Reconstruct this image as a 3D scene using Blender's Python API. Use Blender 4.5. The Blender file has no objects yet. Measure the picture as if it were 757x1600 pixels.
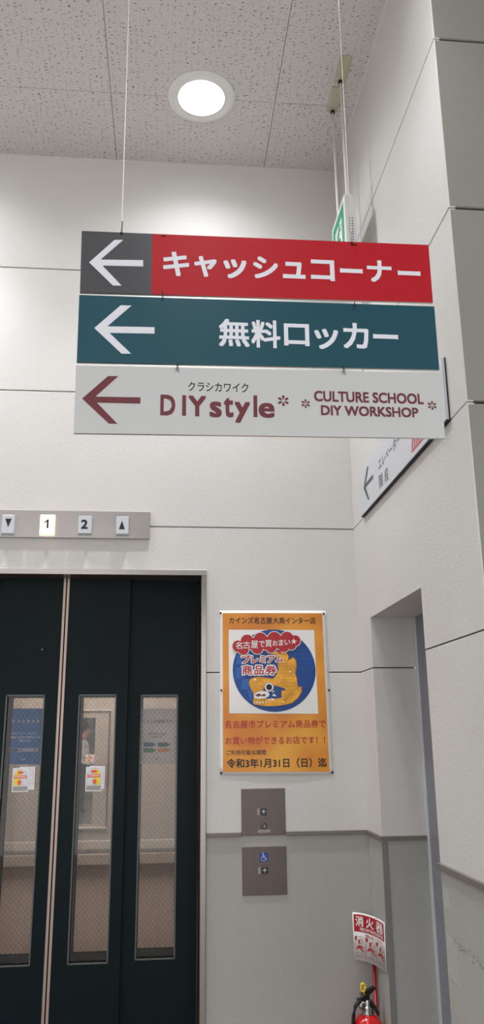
import bpy, bmesh, math, random
from mathutils import Matrix, Vector
random.seed(7)
S = bpy.context.scene
COL = S.collection

# ---------------------------------------------------------------- camera, world, exposure
cam_d = bpy.data.cameras.new('camera'); cam = bpy.data.objects.new('camera', cam_d); COL.objects.link(cam)
cam_d.sensor_fit = 'VERTICAL'; cam_d.sensor_height = 24.0; cam_d.lens = 18.846
cam_d.clip_start = 0.05; cam_d.clip_end = 100
R_ = [[0.996012, 0.087887, -0.015339], [-0.088759, 0.958781, -0.269927], [-0.009017, 0.270212, 0.962759]]
mw = Matrix.Identity(4)
for i in range(3):
    mw[i][0] = R_[i][0]; mw[i][1] = R_[i][2]; mw[i][2] = -R_[i][1]
mw[0][3], mw[1][3], mw[2][3] = 0.0006, -3.2729, 1.4472
cam.matrix_world = mw
S.camera = cam

world = bpy.data.worlds.new('world'); S.world = world; world.use_nodes = True
world.node_tree.nodes['Background'].inputs[0].default_value = (1.0, 0.995, 0.99, 1)
world.node_tree.nodes['Background'].inputs[1].default_value = 1.35

S.view_settings.view_transform = 'Standard'; S.view_settings.look = 'None'
S.view_settings.gamma = 1.0; S.view_settings.exposure = 0.25
S.view_settings.use_curve_mapping = False
LAMP_POWER = 14.0         # emission strength of a downlight lens
BEAM, BEAM_DEG = 100.0, 90   # each downlight's main beam (watts, cone)
SPILL, SPILL_DEG = 35.0, 142  # and its wider spill
LAMPS = [(x, y) for y in (-0.424, -3.3, -5.2) for x in (0.103, -1.07, -2.2, -3.3)] + [(0.40, -1.55)]
CAR_POWER = 12.5

# ---------------------------------------------------------------- main levels
XR = 0.7788        # right wall plane
YC = -1.358        # its convex corner
ZCEIL = 4.0996
ZT = 1.094         # wainscot trim
JOINTS = [1.094, 1.70, 2.30, 2.90, 3.50, 4.0996]
OP_Z, OP_F, OP_N = 1.8916, -0.2101, -0.8608   # recess in the right wall
OP_D = 0.166

# ---------------------------------------------------------------- materials
def lin(c):
    return tuple((v/255/12.92 if v/255 <= 0.04045 else ((v/255+0.055)/1.055)**2.4) for v in c) + (1,)
def newmat(name):
    m = bpy.data.materials.new(name); m.use_nodes = True
    nt = m.node_tree; return m, nt, nt.nodes['Principled BSDF']
def mat(name, rgb, rough=.5, metal=0, var=.0, vscale=8, bump=0, bscale=200, stretch=None, spec=.5, alpha=None, emit=None, es=0, coat=0):
    m, nt, b = newmat(name)
    b.inputs['Base Color'].default_value = lin(rgb)
    b.inputs['Roughness'].default_value = rough; b.inputs['Metallic'].default_value = metal
    b.inputs['Specular IOR Level'].default_value = spec
    b.inputs['Coat Weight'].default_value = coat
    L = nt.links.new
    tc = nt.nodes.new('ShaderNodeTexCoord'); mp = nt.nodes.new('ShaderNodeMapping')
    L(tc.outputs['Object'], mp.inputs[0])
    if stretch: mp.inputs['Scale'].default_value = stretch
    if var:
        n = nt.nodes.new('ShaderNodeTexNoise'); n.inputs['Scale'].default_value = vscale; n.inputs['Detail'].default_value = 5
        L(mp.outputs[0], n.inputs['Vector'])
        r = nt.nodes.new('ShaderNodeMapRange'); L(n.outputs['Fac'], r.inputs[0])
        r.inputs[1].default_value = .3; r.inputs[2].default_value = .7
        r.inputs[3].default_value = 1-var; r.inputs[4].default_value = 1+var
        x = nt.nodes.new('ShaderNodeMix'); x.data_type = 'RGBA'; x.blend_type = 'MULTIPLY'; x.inputs[0].default_value = 1
        x.inputs[6].default_value = lin(rgb); L(r.outputs[0], x.inputs[7]); L(x.outputs[2], b.inputs['Base Color'])
    if bump:
        n2 = nt.nodes.new('ShaderNodeTexNoise'); n2.inputs['Scale'].default_value = bscale; n2.inputs['Detail'].default_value = 4
        L(mp.outputs[0], n2.inputs['Vector'])
        bp = nt.nodes.new('ShaderNodeBump'); bp.inputs['Strength'].default_value = bump; bp.inputs['Distance'].default_value = .002
        L(n2.outputs['Fac'], bp.inputs['Height']); L(bp.outputs[0], b.inputs['Normal'])
    if emit:
        b.inputs['Emission Color'].default_value = lin(emit); b.inputs['Emission Strength'].default_value = es
    return m

def wall_mat(name, rgb, var=.02):
    # sprayed stone-texture paint over lightweight concrete: fine stipple, a few larger pimples
    m, nt, b = newmat(name); L = nt.links.new
    b.inputs['Roughness'].default_value = .62; b.inputs['Specular IOR Level'].default_value = .35
    tc = nt.nodes.new('ShaderNodeTexCoord')
    n = nt.nodes.new('ShaderNodeTexNoise'); n.inputs['Scale'].default_value = 3; n.inputs['Detail'].default_value = 6
    L(tc.outputs['Object'], n.inputs['Vector'])
    r = nt.nodes.new('ShaderNodeMapRange'); L(n.outputs['Fac'], r.inputs[0]); r.inputs[1].default_value = .3; r.inputs[2].default_value = .7
    r.inputs[3].default_value = 1-var; r.inputs[4].default_value = 1+var
    x = nt.nodes.new('ShaderNodeMix'); x.data_type = 'RGBA'; x.blend_type = 'MULTIPLY'; x.inputs[0].default_value = 1
    x.inputs[6].default_value = lin(rgb); L(r.outputs[0], x.inputs[7]); L(x.outputs[2], b.inputs['Base Color'])
    f = nt.nodes.new('ShaderNodeTexNoise'); f.inputs['Scale'].default_value = 120; f.inputs['Detail'].default_value = 3
    L(tc.outputs['Object'], f.inputs['Vector'])
    g = nt.nodes.new('ShaderNodeTexNoise'); g.inputs['Scale'].default_value = 22; g.inputs['Detail'].default_value = 2
    L(tc.outputs['Object'], g.inputs['Vector'])
    v = nt.nodes.new('ShaderNodeTexVoronoi'); v.inputs['Scale'].default_value = 34
    L(tc.outputs['Object'], v.inputs['Vector'])
    vr = nt.nodes.new('ShaderNodeMapRange'); L(v.outputs['Distance'], vr.inputs[0])
    vr.inputs[1].default_value = .0; vr.inputs[2].default_value = .13; vr.inputs[3].default_value = .9; vr.inputs[4].default_value = 0
    a = nt.nodes.new('ShaderNodeMath'); a.operation = 'ADD'; L(f.outputs['Fac'], a.inputs[0]); L(vr.outputs[0], a.inputs[1])
    a2 = nt.nodes.new('ShaderNodeMath'); a2.operation = 'ADD'; L(a.outputs[0], a2.inputs[0]); gm = nt.nodes.new('ShaderNodeMath'); gm.operation = 'MULTIPLY'; gm.inputs[1].default_value = .35; L(g.outputs['Fac'], gm.inputs[0]); L(gm.outputs[0], a2.inputs[1])
    bp = nt.nodes.new('ShaderNodeBump'); bp.inputs['Strength'].default_value = .28; bp.inputs['Distance'].default_value = .0025
    L(a2.outputs[0], bp.inputs['Height']); L(bp.outputs[0], b.inputs['Normal'])
    return m

def ceiling_mat():
    # mineral-fibre tile with short worm-hole fissures running along x
    m, nt, b = newmat('mineral_ceiling_tile'); L = nt.links.new
    b.inputs['Roughness'].default_value = .9; b.inputs['Specular IOR Level'].default_value = .1
    tc = nt.nodes.new('ShaderNodeTexCoord')
    wob = nt.nodes.new('ShaderNodeTexNoise'); wob.inputs['Scale'].default_value = 45; wob.inputs['Detail'].default_value = 2
    L(tc.outputs['Object'], wob.inputs['Vector'])
    add = nt.nodes.new('ShaderNodeVectorMath'); add.operation = 'MULTIPLY_ADD'
    L(wob.outputs['Color'], add.inputs[0]); add.inputs[1].default_value = (.02, .012, 0); L(tc.outputs['Object'], add.inputs[2])
    facs = []
    for sx, sy, th in ((40, 105, .20), (75, 130, .15)):
        mp = nt.nodes.new('ShaderNodeMapping'); mp.inputs['Scale'].default_value = (sx, sy, 1); mp.inputs['Location'].default_value = (sx, sy*1.7, 0)
        L(add.outputs[0], mp.inputs[0])
        v = nt.nodes.new('ShaderNodeTexVoronoi'); v.inputs['Scale'].default_value = 1; v.voronoi_dimensions = '2D'
        L(mp.outputs[0], v.inputs['Vector'])
        sp = nt.nodes.new('ShaderNodeSeparateColor'); L(v.outputs['Color'], sp.inputs[0])
        k = nt.nodes.new('ShaderNodeMath'); k.operation = 'MULTIPLY'; L(sp.outputs[0], k.inputs[0]); k.inputs[1].default_value = th*1.15
        s = nt.nodes.new('ShaderNodeMath'); s.operation = 'SUBTRACT'; L(k.outputs[0], s.inputs[0]); L(v.outputs['Distance'], s.inputs[1])
        r = nt.nodes.new('ShaderNodeMapRange'); L(s.outputs[0], r.inputs[0]); r.inputs[1].default_value = -.01; r.inputs[2].default_value = .08
        facs.append(r)
    mx = nt.nodes.new('ShaderNodeMath'); mx.operation = 'MAXIMUM'; L(facs[0].outputs[0], mx.inputs[0]); L(facs[1].outputs[0], mx.inputs[1])
    c = nt.nodes.new('ShaderNodeMix'); c.data_type = 'RGBA'; L(mx.outputs[0], c.inputs[0])
    c.inputs[6].default_value = lin((218, 213, 209)); c.inputs[7].default_value = lin((122, 114, 106)); L(c.outputs[2], b.inputs['Base Color'])
    bp = nt.nodes.new('ShaderNodeBump'); bp.inputs['Strength'].default_value = .6; bp.inputs['Distance'].default_value = .002; bp.invert = True
    L(mx.outputs[0], bp.inputs['Height']); L(bp.outputs[0], b.inputs['Normal'])
    return m

def glass_mat(name, tint, refl=1.0):
    m = bpy.data.materials.new(name); m.use_nodes = True; nt = m.node_tree; nt.nodes.clear(); L = nt.links.new
    o = nt.nodes.new('ShaderNodeOutputMaterial'); t = nt.nodes.new('ShaderNodeBsdfTransparent'); g = nt.nodes.new('ShaderNodeBsdfGlossy')
    f = nt.nodes.new('ShaderNodeFresnel'); x = nt.nodes.new('ShaderNodeMixShader')
    t.inputs[0].default_value = lin(tint); g.inputs['Roughness'].default_value = .02; f.inputs[0].default_value = 1.45
    L(f.outputs[0], x.inputs[0]); L(t.outputs[0], x.inputs[1]); L(g.outputs[0], x.inputs[2]); L(x.outputs[0], o.inputs[0])
    return m

M = {}
M['cream'] = wall_mat('cream_wall_paint', (212, 209, 206))
M['greywall'] = wall_mat('grey_wainscot_paint', (172, 170, 165))
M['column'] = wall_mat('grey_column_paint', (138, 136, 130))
M['joint'] = mat('joint_sealant', (60, 56, 52), .8)
M['trim'] = mat('brown_grey_trim', (120, 112, 104), .45, var=.05)
M['ceil'] = ceiling_mat()
M['tee'] = mat('ceiling_backing', (74, 70, 66), .8)
M['floor'] = mat('vinyl_floor', (116, 114, 112), .35, var=.04, vscale=2)
M['steel'] = mat('brushed_stainless', (158, 151, 145), .25, 1, var=.05, vscale=6, stretch=(1, 1, 40), bump=.04, bscale=90)
M['steelh'] = mat('brushed_stainless_horizontal', (178, 173, 170), .3, 1, var=.05, vscale=5, stretch=(1, 1, 60), bump=.04, bscale=60)
M['plate'] = mat('bronze_grey_hairline_plate', (104, 94, 90), .38, 1, var=.05, vscale=5, stretch=(60, 1, 1))
M['door'] = mat('dark_green_door_paint', (5, 20, 24), .42, var=.12, vscale=5, spec=.14)
M['jamb'] = mat('dark_frame_paint', (96, 80, 78), .35, var=.05, metal=.3)
M['strip'] = mat('pinkish_edge_steel', (168, 150, 142), .35, .7)
M['black'] = mat('black_rubber', (14, 14, 15), .5)
M['bead'] = mat('grey_glazing_bead', (86, 90, 88), .4, .4)
M['glass'] = glass_mat('wired_glass', (243, 241, 239))
M['wire'] = mat('glass_wire', (96, 92, 88), .4, .8)
M['carbounce'] = mat('car_wall_bounce_tone', (208, 192, 182), .3, var=.04, vscale=3, stretch=(12, 12, 1))  # paler version of the car wall; floor bounce put into its colour
M['carwall'] = mat('car_wall_laminate', (160, 150, 142), .33, var=.04, vscale=3, stretch=(12, 12, 1))
M['cardoor'] = mat('car_door_paint', (66, 68, 62), .45, var=.06)
M['rail'] = mat('car_handrail', (206, 196, 188), .3, .3)
M['white'] = mat('white_enamel', (232, 230, 226), .45)
M['lens'] = mat('downlight_lens', (255, 255, 255), .4, emit=(240, 247, 255), es=LAMP_POWER)
M['carlamp'] = mat('car_light_diffuser', (255, 255, 255), .4, emit=(255, 250, 244), es=CAR_POWER)
M['rod'] = mat('white_painted_rod', (236, 233, 226), .4)
M['mountplate'] = mat('yellowed_plastic_cover', (190, 184, 160), .5)
M['red'] = mat('sign_red_film', (180, 12, 30), .38, spec=.35, var=.04, vscale=3)
M['charcoal'] = mat('sign_charcoal_film', (72, 72, 76), .3, var=.05, vscale=4)
M['teal'] = mat('sign_teal_film', (0, 72, 86), .32, var=.04, vscale=3)
M['lightgrey'] = mat('sign_light_grey_film', (198, 199, 199), .35, var=.015, vscale=3)
M['signwhite'] = mat('sign_white_print', (226, 228, 236), .4)
M['maroon'] = mat('sign_maroon_print', (104, 34, 46), .4)
M['alu'] = mat('sign_edge_aluminium', (200, 200, 198), .3, .9)
M['wiremetal'] = mat('thin_braided_wire', (214, 210, 202), .6, .2, var=.2, vscale=400)
M['darkmetal'] = mat('dark_hook', (44, 40, 38), .4, .7)
M['wallsign'] = mat('wall_sign_face', (208, 210, 216), .3)
M['greyprint'] = mat('dark_grey_print', (84, 84, 86), .5)
M['redprint'] = mat('red_print', (200, 44, 60), .5)
M['green'] = mat('exit_green_print', (16, 148, 108), .4)
M['exitbody'] = mat('exit_sign_body', (226, 226, 220), .4)
M['faintprint'] = mat('faint_blue_print', (120, 132, 158), .5)
M['acrylic'] = mat('indicator_acrylic', (206, 208, 216), .25, coat=.5)
M['lit'] = mat('lit_indicator', (255, 236, 214), .3, emit=(255, 214, 170), es=1.35)
M['litside'] = mat('lit_indicator_side', (255, 190, 130), .3, emit=(255, 160, 80), es=.9)
M['ink'] = mat('black_print', (22, 20, 22), .5)
M['btn'] = mat('black_button', (16, 16, 18), .25)
M['grey'] = mat('grey_plate_label', (142, 138, 134), .4, .5)
M['blue'] = mat('blue_sticker', (30, 60, 150), .4)
M['paper'] = mat('poster_paper', (236, 234, 232), .38, var=.01)
M['pred'] = mat('poster_red', (176, 20, 36), .4)
M['pblue'] = mat('poster_blue', (10, 66, 138), .4, var=.12, vscale=18)
M['pblue2'] = mat('poster_blue_light', (24, 92, 170), .4)
M['gold'] = mat('poster_gold', (226, 160, 44), .4, var=.22, vscale=26)
M['golddark'] = mat('poster_gold_line', (160, 100, 24), .4)
M['goldlight'] = mat('poster_gold_glint', (255, 240, 170), .4)
M['navy'] = mat('print_navy', (36, 84, 130), .4)
M['slate'] = mat('print_slate', (50, 86, 100), .4)
M['pgreen'] = mat('print_green', (60, 140, 84), .4)
M['porange'] = mat('print_orange', (236, 150, 60), .4)
M['yellow'] = mat('print_yellow', (232, 208, 50), .45)
M['ored'] = mat('print_orange_red', (226, 96, 64), .45)
M['pgrey'] = mat('print_grey', (150, 148, 144), .45)
M['extred'] = mat('extinguisher_red', (200, 18, 20), .18, coat=.6)
M['stripred'] = mat('red_pole', (168, 22, 30), .35)
M['extyellow'] = mat('yellow_safety_pin', (240, 208, 20), .35)
M['chrome'] = mat('cast_metal', (170, 168, 164), .25, 1)
M['blackplastic'] = mat('black_plastic', (18, 18, 20), .3)
M['lav'] = mat('lavender_grey_steel_door', (138, 138, 146), .4, .2, var=.03)
M['lavlight'] = mat('light_frame_edge', (206, 208, 214), .3, .3)
M['cguard'] = mat('grey_corner_guard', (128, 126, 122), .5)
M['cablebl'] = mat('tape_film', (182, 179, 172), .15, var=.05)
M['scuff'] = mat('scuff_mark', (120, 120, 114), .7)
M['shirt'] = mat('white_shirt', (226, 228, 230), .8, var=.04)
M['skin'] = mat('skin', (206, 160, 134), .55)
M['hair'] = mat('black_hair', (26, 24, 26), .5)
M['trousers'] = mat('dark_trousers', (40, 42, 50), .8)
M['shelf'] = mat('store_shelf_steel', (120, 138, 132), .5, .3)
M['goods'] = mat('store_goods', (74, 96, 92), .6, var=.5, vscale=6)
M['tube'] = mat('shelf_light_tube', (255, 255, 255), .4, emit=(225, 245, 255), es=6)

def backlit_paper(name, rgb):       # thin paper lit through from behind by the car's ceiling light
    m = mat(name, rgb, .45); nt = m.node_tree; L = nt.links.new; b = nt.nodes['Principled BSDF']; o = nt.nodes['Material Output']
    t = nt.nodes.new('ShaderNodeBsdfTranslucent'); t.inputs[0].default_value = lin(rgb); x = nt.nodes.new('ShaderNodeMixShader'); x.inputs[0].default_value = .45
    L(b.outputs[0], x.inputs[1]); L(t.outputs[0], x.inputs[2]); L(x.outputs[0], o.inputs['Surface'])
    return m
M['posterblue'] = backlit_paper('car_poster_blue', (40, 140, 220))
M['posterwhite'] = backlit_paper('car_poster_white', (250, 248, 252))
def poster_orange():
    m, nt, b = newmat('poster_orange_print'); L = nt.links.new
    tc = nt.nodes.new('ShaderNodeTexCoord'); n = nt.nodes.new('ShaderNodeTexNoise'); n.inputs['Scale'].default_value = 5; n.inputs['Detail'].default_value = 1
    L(tc.outputs['Object'], n.inputs['Vector'])
    r = nt.nodes.new('ShaderNodeValToRGB'); L(n.outputs['Fac'], r.inputs[0])
    r.color_ramp.elements[0].position = .35; r.color_ramp.elements[0].color = lin((212, 126, 38))
    r.color_ramp.elements[1].position = .65; r.color_ramp.elements[1].color = lin((234, 164, 56))
    L(r.outputs[0], b.inputs['Base Color']); b.inputs['Roughness'].default_value = .35
    return m
M['orange'] = poster_orange()

# ---------------------------------------------------------------- measured layout of boards, lettering and prints (metres; x, z on their planes)
S1_TEXT = [('キ', -0.0293, 2.5715, 0.037, 2.6416), ('ャ', 0.0494, 2.5726, 0.1071, 2.6326), ('ッ', 0.1237, 2.5713, 0.1832, 2.627), ('シ', 0.2001, 2.5749, 0.2645, 2.6388), ('ュ', 0.2768, 2.5783, 0.3354, 2.6267), ('コ', 0.3495, 2.5756, 0.4119, 2.6367), ('ー', 0.426, 2.6012, 0.4858, 2.6143), ('ナ', 0.4975, 2.578, 0.5629, 2.6422), ('ー', 0.5789, 2.6012, 0.6393, 2.6146)]
S2_TEXT = [('無', 0.1118, 2.3803, 0.1888, 2.4564), ('料', 0.1929, 2.3798, 0.2664, 2.4566), ('ロ', 0.2754, 2.3884, 0.3398, 2.4497), ('ッ', 0.3524, 2.3815, 0.4139, 2.4384), ('カ', 0.4259, 2.386, 0.492, 2.4576), ('ー', 0.5034, 2.416, 0.568, 2.4289)]
S3_TEXT = [('クラシカワイク', 0.0373, 2.258, 0.1844, 2.2822), ('D', -0.029, 2.1925, 0.0066, 2.2464), ('I', 0.0233, 2.1927, 0.0325, 2.2462), ('Y', 0.0378, 2.1923, 0.0814, 2.2457), ('s', 0.0896, 2.1907, 0.119, 2.2321), ('t', 0.1236, 2.1916, 0.1475, 2.2442), ('y', 0.1499, 2.1784, 0.1882, 2.2327), ('l', 0.1963, 2.1942, 0.2055, 2.2512), ('e', 0.2087, 2.1928, 0.2478, 2.2323), ('CULTURE SCHOOL', 0.3463, 2.2398, 0.6221, 2.2684), ('DIY WORKSHOP', 0.3623, 2.2037, 0.6065, 2.2303)]
S3_STARS = [(0.255, 2.2232, 0.2847, 2.255), (0.3129, 2.2194, 0.3367, 2.2465), (0.6307, 2.2243, 0.6553, 2.2502)]
ARROW1 = [(-0.2143, 2.6004), (-0.1534, 2.6682), (-0.1316, 2.6694), (-0.1864, 2.6095), (-0.0798, 2.6132), (-0.0793, 2.5953), (-0.1811, 2.5928), (-0.1316, 2.5383), (-0.153, 2.5374)]
ARROW2 = [(-0.1942, 2.4181), (-0.1319, 2.4831), (-0.1053, 2.4835), (-0.1629, 2.4238), (-0.0474, 2.4261), (-0.047, 2.4084), (-0.1571, 2.4063), (-0.1029, 2.3522), (-0.1258, 2.3514)]
ARROW3 = [(-0.2153, 2.2304), (-0.1562, 2.2907), (-0.1317, 2.2915), (-0.1843, 2.2362), (-0.0772, 2.2374), (-0.0768, 2.2212), (-0.1805, 2.221), (-0.1296, 2.1677), (-0.1499, 2.1679)]
BOARD1 = [(-0.2366, 2.6906), (0.6675, 2.6957), (0.6668, 2.5251), (-0.2335, 2.5151)]
BOARD2 = [(-0.2347, 2.5079), (0.6694, 2.5141), (0.6691, 2.3354), (-0.2326, 2.3253)]
BOARD3 = [(-0.2338, 2.3168), (0.6717, 2.3267), (0.6694, 2.1513), (-0.2316, 2.1417)]
CHAR_X = [(-0.0584, 2.6925), (-0.0575, 2.522)]
HOOKS = [(-0.0286, 2.5133), (0.4593, 2.5107), (0.0105, 2.3217), (0.4231, 2.3288)]
PO_SHEET = [(0.205, 1.9483), (0.6453, 1.9503), (0.6512, 1.3053), (0.204, 1.3097)]
PO_ORANGE = [(0.2166, 1.9389), (0.6286, 1.9392), (0.6361, 1.3154), (0.2164, 1.3193)]
PO_WHITE = [(0.2409, 1.8703), (0.5929, 1.8698), (0.5988, 1.5361), (0.2422, 1.5404)]
PO_DISC = (0.2566, 1.5448, 0.5939, 1.8715)
PO_TACK = [(0.2086, 1.9389), (0.6352, 1.937), (0.2108, 1.6296), (0.6461, 1.6279), (0.2095, 1.3155), (0.6472, 1.312)]
PO_BLACK = [('カインズ名古屋大高インター店', 0.2433, 1.8947, 0.6009, 1.9223), ('ご利用可能な期間', 0.2304, 1.3821, 0.3863, 1.4007), ('令和3年1月31日（日）迄', 0.2316, 1.3331, 0.6261, 1.3689)]
PO_RED = [('名古屋市プレミアム商品券で', 0.2238, 1.4828, 0.6282, 1.5134), ('お買い物ができるお店です！！', 0.2264, 1.4216, 0.6223, 1.4511)]
PO_CLOUD = [(0.2787, 1.8039, 0.022), (0.316, 1.8243, 0.0251), (0.3703, 1.8311, 0.0262), (0.4274, 1.8347, 0.0262), (0.4795, 1.8363, 0.0251), (0.5131, 1.8261, 0.0209), (0.3002, 1.7902, 0.0209), (0.3569, 1.7953, 0.022), (0.4137, 1.7989, 0.0209), (0.4657, 1.803, 0.022), (0.497, 1.8082, 0.0183), (0.3365, 1.8131, 0.0235), (0.3933, 1.8158, 0.0262), (0.4504, 1.8184, 0.0262)]
PO_CLOUDTAIL = [(0.4394, 1.7877), (0.4602, 1.7928), (0.4484, 1.7715)]
PO_CLOUDTEXT = [('名', 0.2695, 1.7928, 0.2962, 1.8207), ('古', 0.2993, 1.7938, 0.3287, 1.8233), ('屋', 0.3313, 1.7953, 0.3597, 1.8259), ('で', 0.3633, 1.8004, 0.3871, 1.8244), ('買', 0.3897, 1.8005, 0.4166, 1.8285), ('お', 0.4193, 1.8056, 0.4416, 1.827), ('ま', 0.4452, 1.8056, 0.465, 1.8307), ('い', 0.4697, 1.8092, 0.4921, 1.8302), ('★', 0.4948, 1.8123, 0.5193, 1.8359)]
PO_TITLE = [('プ', 0.2921, 1.7347, 0.328, 1.7675), ('レ', 0.3331, 1.7372, 0.3588, 1.7649), ('ミ', 0.3665, 1.7371, 0.3897, 1.7649), ('ア', 0.3974, 1.7371, 0.4283, 1.7649), ('ム', 0.4309, 1.7396, 0.4619, 1.7664), ('商', 0.2943, 1.6896, 0.3351, 1.7271), ('品', 0.3428, 1.6895, 0.3812, 1.7261), ('券', 0.3889, 1.6894, 0.4326, 1.727)]
FISH = [(0.3373, 1.6781), (0.3604, 1.683), (0.4012, 1.6769), (0.4175, 1.6744), (0.4332, 1.6908), (0.4419, 1.7119), (0.4392, 1.732), (0.4366, 1.7547), (0.4287, 1.77), (0.403, 1.775), (0.3927, 1.7801), (0.4496, 1.7827), (0.4755, 1.7786), (0.4839, 1.7649), (0.483, 1.7481), (0.5035, 1.7598), (0.515, 1.7461), (0.5164, 1.7218), (0.5095, 1.6957), (0.5152, 1.6766), (0.5183, 1.6416), (0.5348, 1.6426), (0.5342, 1.6217), (0.5181, 1.597), (0.4935, 1.5774), (0.4602, 1.5707), (0.4246, 1.567), (0.384, 1.5672), (0.341, 1.5733), (0.3361, 1.5832), (0.3398, 1.5979), (0.3381, 1.62), (0.3266, 1.6374), (0.3203, 1.6572), (0.3245, 1.6711)]
F_FIN = [(0.4513, 1.627), (0.4872, 1.6293), (0.5182, 1.6391), (0.5337, 1.6416), (0.5321, 1.6207), (0.5171, 1.598), (0.492, 1.5794), (0.4653, 1.5717), (0.4528, 1.5776), (0.4517, 1.5973)]
F_FIN2 = [(0.4829, 1.7461), (0.5034, 1.7583), (0.514, 1.7451), (0.5144, 1.7218), (0.5071, 1.7017), (0.4914, 1.6927), (0.4814, 1.7043), (0.4742, 1.7269)]
F_MOUTH = [(0.341, 1.6126), (0.3534, 1.6215), (0.3722, 1.6258), (0.3941, 1.6243), (0.4031, 1.6153), (0.3999, 1.605), (0.3845, 1.5976), (0.3591, 1.5948), (0.3409, 1.5998)]
F_TONGUE = [(0.3441, 1.6102), (0.3619, 1.6165), (0.372, 1.61), (0.3822, 1.6154), (0.3908, 1.6085), (0.3795, 1.6051), (0.3669, 1.6076), (0.3567, 1.6037)]
F_TEETH = [[(0.3396, 1.5831), (0.3457, 1.5831), (0.3426, 1.5753)], [(0.3488, 1.5841), (0.3559, 1.584), (0.3527, 1.5752)], [(0.3599, 1.584), (0.368, 1.584), (0.3643, 1.5752)], [(0.3721, 1.5849), (0.3802, 1.5854), (0.377, 1.5761)], [(0.3843, 1.5863), (0.3925, 1.5878), (0.3903, 1.5784)], [(0.3966, 1.5902), (0.4048, 1.5936), (0.4056, 1.5828)], [(0.4073, 1.5916), (0.4125, 1.6), (0.4265, 1.5866)], [(0.4142, 1.6074), (0.4184, 1.6162), (0.433, 1.6048)], [(0.4134, 1.6197), (0.4166, 1.6271), (0.4257, 1.6241)]]
F_EYE = [(0.4021, 1.6411, 0.0173), (0.4021, 1.6411, 0.0131)]
F_GLINT = [(0.3459, 1.6711, 0.01), (0.488, 1.7017, 0.008), (0.457, 1.5835, 0.008)]
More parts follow.
